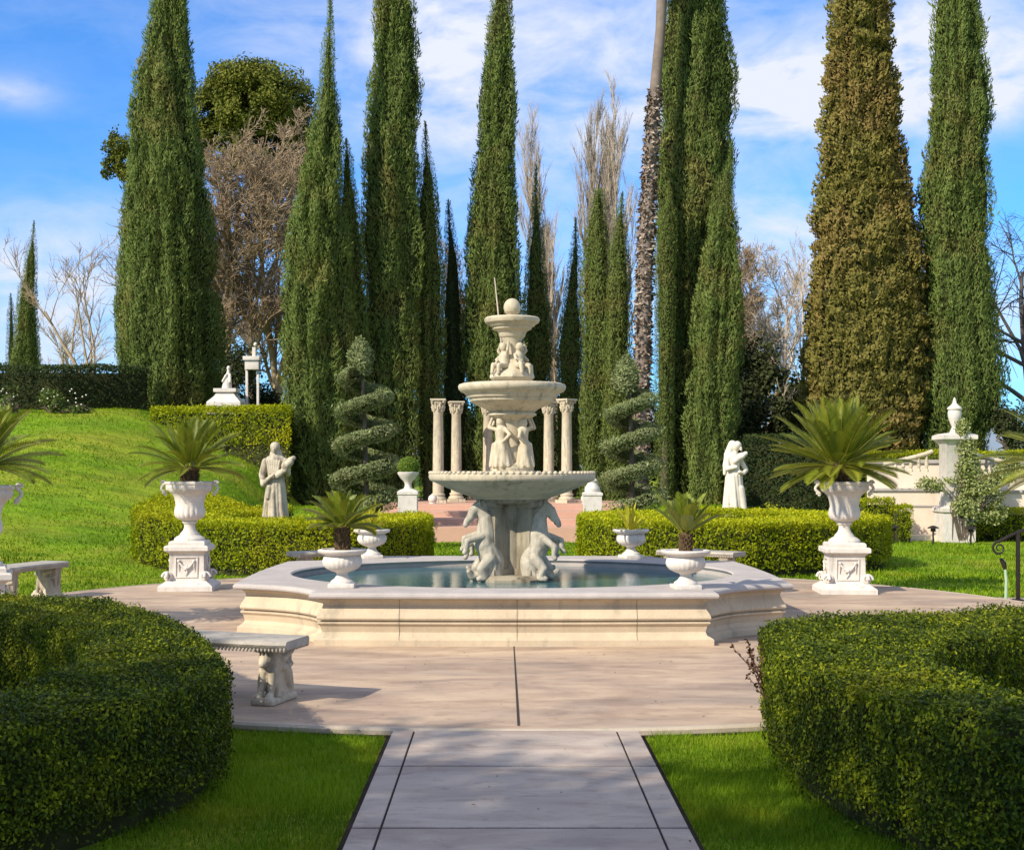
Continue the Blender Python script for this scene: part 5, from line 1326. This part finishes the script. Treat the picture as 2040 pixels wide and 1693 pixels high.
link("foliage", np_mesh("foliage", v, f, rng_rose.random(n)), leafmat("rose_climber_leaf", [(.10, .14, .03), (.19, .23, .06), (.30, .32, .11), (.44, .44, .22)], None, trans=.2), t)
mb = MB()
for i in range(22): mb.tube([(rng_rose.normal() * .1, .05, 0), (rng_rose.normal() * .2, 0, .7), tuple(B[i % 9, :3] + rng_rose.normal(size=3) * .1)], [.014, .011, .005], 5)
mb.build("stem", BARK, t)

hedge("low_hedge", "long yellow green clipped hedge along the top of the peach wall", [(px(1728, 32.3), 32.35), (px(1850, 32.3), 32.35), (px(2120, 32.3), 32.35)], [(px(1728, 33), 33.1), (px(1850, 33), 33.1), (px(2120, 33), 33.1)],
      2.08, .05, 1000, HEDGELIT, base=0, smooth=0)

# ------------------------------------------------------------------ small things
def path_light(x, dd, label, h=.34):
    t = thing("path_light", label, "garden light", (px(x, dd), dd, 0.0), 0, "small black path lights by the wall")
    mb = MB(); mb.lathe([(.02, -.05), (.02, h * .75)], 10); mb.build("stake", IRON, t)
    mb = MB(); mb.lathe([(.05, h * .7), (.06, h * .75), (.05, h * .95)], 14); mb.lathe([(.13, h * .92), (.11, h), (.03, h * 1.1)], 16); mb.build("lamp_shade", IRON, t)
path_light(1781, 29.6, "small black path light at the left end of the peach wall")
path_light(1859, 29.3, "small black path light left of the rose pillar's foot")
path_light(1934, 29.0, "small black path light right of the rose pillar's foot")

t = thing("handrail", "black wrought iron stair handrail with a scrolled end", "handrail", (px(2028, 16.3), 16.3, -.02))
mb = MB(); mb.box((0, 0, .43), (.042, .042, .86), .004); mb.box((0, 0, .012), (.11, .11, .02), .003); mb.build("post", IRON, t)
mb = MB(); pts = [(.9, .45, 1.28), (.45, .2, 1.04), (.1, .03, .89), (-.12, 0, .80), (-.24, 0, .74)]
for i in range(22):
    a = R(120) + i / 21 * R(500); r_ = .085 * (1 - .72 * i / 21); pts.append((-.235 + .0 + r_ * math.cos(a) * 1.0, 0, .655 + r_ * math.sin(a)))
mb.tube(pts, [.022] * 5 + [.016 - .008 * i / 21 for i in range(22)], 8); mb.build("rail", IRON, t)
t = thing("garden_tap", "slim green standpipe with a dark spray head near the iron handrail", "standpipe", (px(2004, 16.4), 16.4, -.03))
mb = MB(); mb.tube([(0, 0, 0), (.005, 0, .25), (-.01, 0, .42)], [.022, .02, .018], 8); mb.build("pipe", plain("green_enamel", (.30, .42, .26), .5), t)
mb = MB(); mb.tube([(-.01, 0, .40), (-.03, 0, .47), (-.07, -.01, .53)], [.025, .035, .02], 8); mb.build("spray_head", IRON, t)

d = 37.6; zb = hz(px(505, d), d)
t = thing("garden_lantern", "white stone lantern pillar with open legs behind the bright hedge", "garden lantern", (px(505, d), d, zb))
mb = MB()
zt = pz(736, d) - zb
for x in (-.19, .13): mb.box((x, 0, zt / 2 - .1), (.07, .07, zt + .2), .006)
mb.build("leg", WHITE, t)
mb = MB(); mb.box((-.02, 0, zt + .12), (.40, .34, .26), .01); mb.build("lamp_body", WHITE, t)
mb = MB(); mb.box((-.03, 0, zt + .31), (.48, .44, .12), .015); mb.box((.02, 0, zt + .50), (.10, .10, .28), .01); mb.ball((.06, 0, zt + .72), .06, 10, 8); mb.build("cap", WHITE, t)
d = 37.4; zb = hz(px(452, d), d)
t = thing("monument", "white stone monument with a slim figure on a flared base behind the bright hedge", "monument", (px(452, d), d, zb))
zp = pz(783, d) - zb
mb = MB(); mb.square([(.50, -.2), (.48, zp - .28), (.30, zp - .10), (.24, zp), (.32, zp + .02), (.32, zp + .12)]); mb.build("base", WHITE, t)
fm = sculpt_mesh("slim_figure", [((0, 0, 0), .15, (.02, 0, .2), .12), ((.02, 0, .2), .11, (.04, 0, .4), .07), ((.04, 0, .4), .06, (.05, 0, .5), .05), ((.05, 0, .58), .06, (.05, 0, .6), .055), ((.0, -.08, .38), .04, (-.1, -.1, .2), .035), ((.1, -.05, .38), .04, (.12, -.1, .2), .035)], .018, 2)
link("figure", fm, WHITE, t, (0, 0, zp + .13))

# ------------------------------------------------------------------ grass
GRASS = leafmat("grass_blade", [(.06, .125, .004), (.115, .21, .006), (.19, .30, .009), (.29, .39, .02)], (.25, .28, .012), .9, .3, .6, .52)
def blades(n, sample, h, w, name, seed, lean=.5):
    r_ = np.random.default_rng(seed); xy = sample(r_, n)
    z = H(xy[:, 0], xy[:, 1]) - .05
    P = np.column_stack([xy, z]); k = len(P); a = r_.random(k) * 6.283
    hh = h * (.45 + .8 * r_.random(k)) * (.6 + .8 * vnoise(xy[:, 0] * 3, xy[:, 1] * 3, 0, seed))
    U = np.stack([np.cos(a) * lean, np.sin(a) * lean, 0 * a + 1], 1) + r_.normal(size=(k, 3)) * .15
    sd = np.stack([-np.sin(a), np.cos(a), 0 * a], 1)
    v = np.stack([P + sd * w / 2, P + unit(U) * hh[:, None], P - sd * w / 2], 1).reshape(-1, 3)
    f = np.arange(k * 3).reshape(-1, 3)
    tone = np.clip(.1 + .6 * r_.random(k) + .6 * (vnoise(xy[:, 0] * 1.5, xy[:, 1] * 1.5, 2, seed) - .4), 0, 1)
    o = link(name, np_mesh(name, v, f, tone), GRASS)
    return props(o, kind="stuff")
def strip(r_, n):
    x = np.where(r_.random(n) < .5, -.728 - r_.random(n) * 1.05, .873 + r_.random(n) * 1.05); y = 4.6 + r_.random(n) * 4.6
    k = np.hypot(x - CX, y - CY) > PR + .045
    return np.stack([x, y], 1)[k]
blades(90000, strip, .050, .005, "grass", 1)
def far(r_, n):
    y = 14 + 24 * r_.random(n) ** 1.2; x = (r_.random(n) * 2200 - 80 - VX) * y / F_PX
    k = (np.hypot(x - CX, y - CY) > PR + .03) & ~((np.abs(x - .1) < 3.3) & (y > 30)) & ~((y > 31) & (x > 6)) & ~((x > 6) & (y < 16.9))
    return np.stack([x, y], 1)[k]
blades(170000, far, .075, .022, "grass", 2, .8)

# a few dry leaves blown about
r_ = np.random.default_rng(77); n = 90
y = 5.2 + 7 * r_.random(n) ** .8; x = (r_.random(n) - .5) * y * .62 + .1
k = (np.hypot(x - CX, (y - CY)) > 2.9); x, y = x[k], y[k]; n = len(x)
onpave = (np.hypot(x - CX, y - CY) < PR) | ((x > PXL) & (x < PXR))
P = np.stack([x, y, np.where(onpave, .010, -.012)], 1)
v, f = cards(P, np.array([0, 0, 1.0]) + .25 * r_.normal(size=(n, 3)), r_.normal(size=(n, 3)) * np.array([1, 1, .1]), .022 * (.5 + r_.random(n)), .011, .3)
props(link("fallen_leaves", np_mesh("fallen_leaves", v, f, r_.random(n)), leafmat("dry_leaf", [(.07, .05, .03), (.16, .10, .05), (.22, .17, .09)], None, trans=0, rough=.9)), kind="stuff")
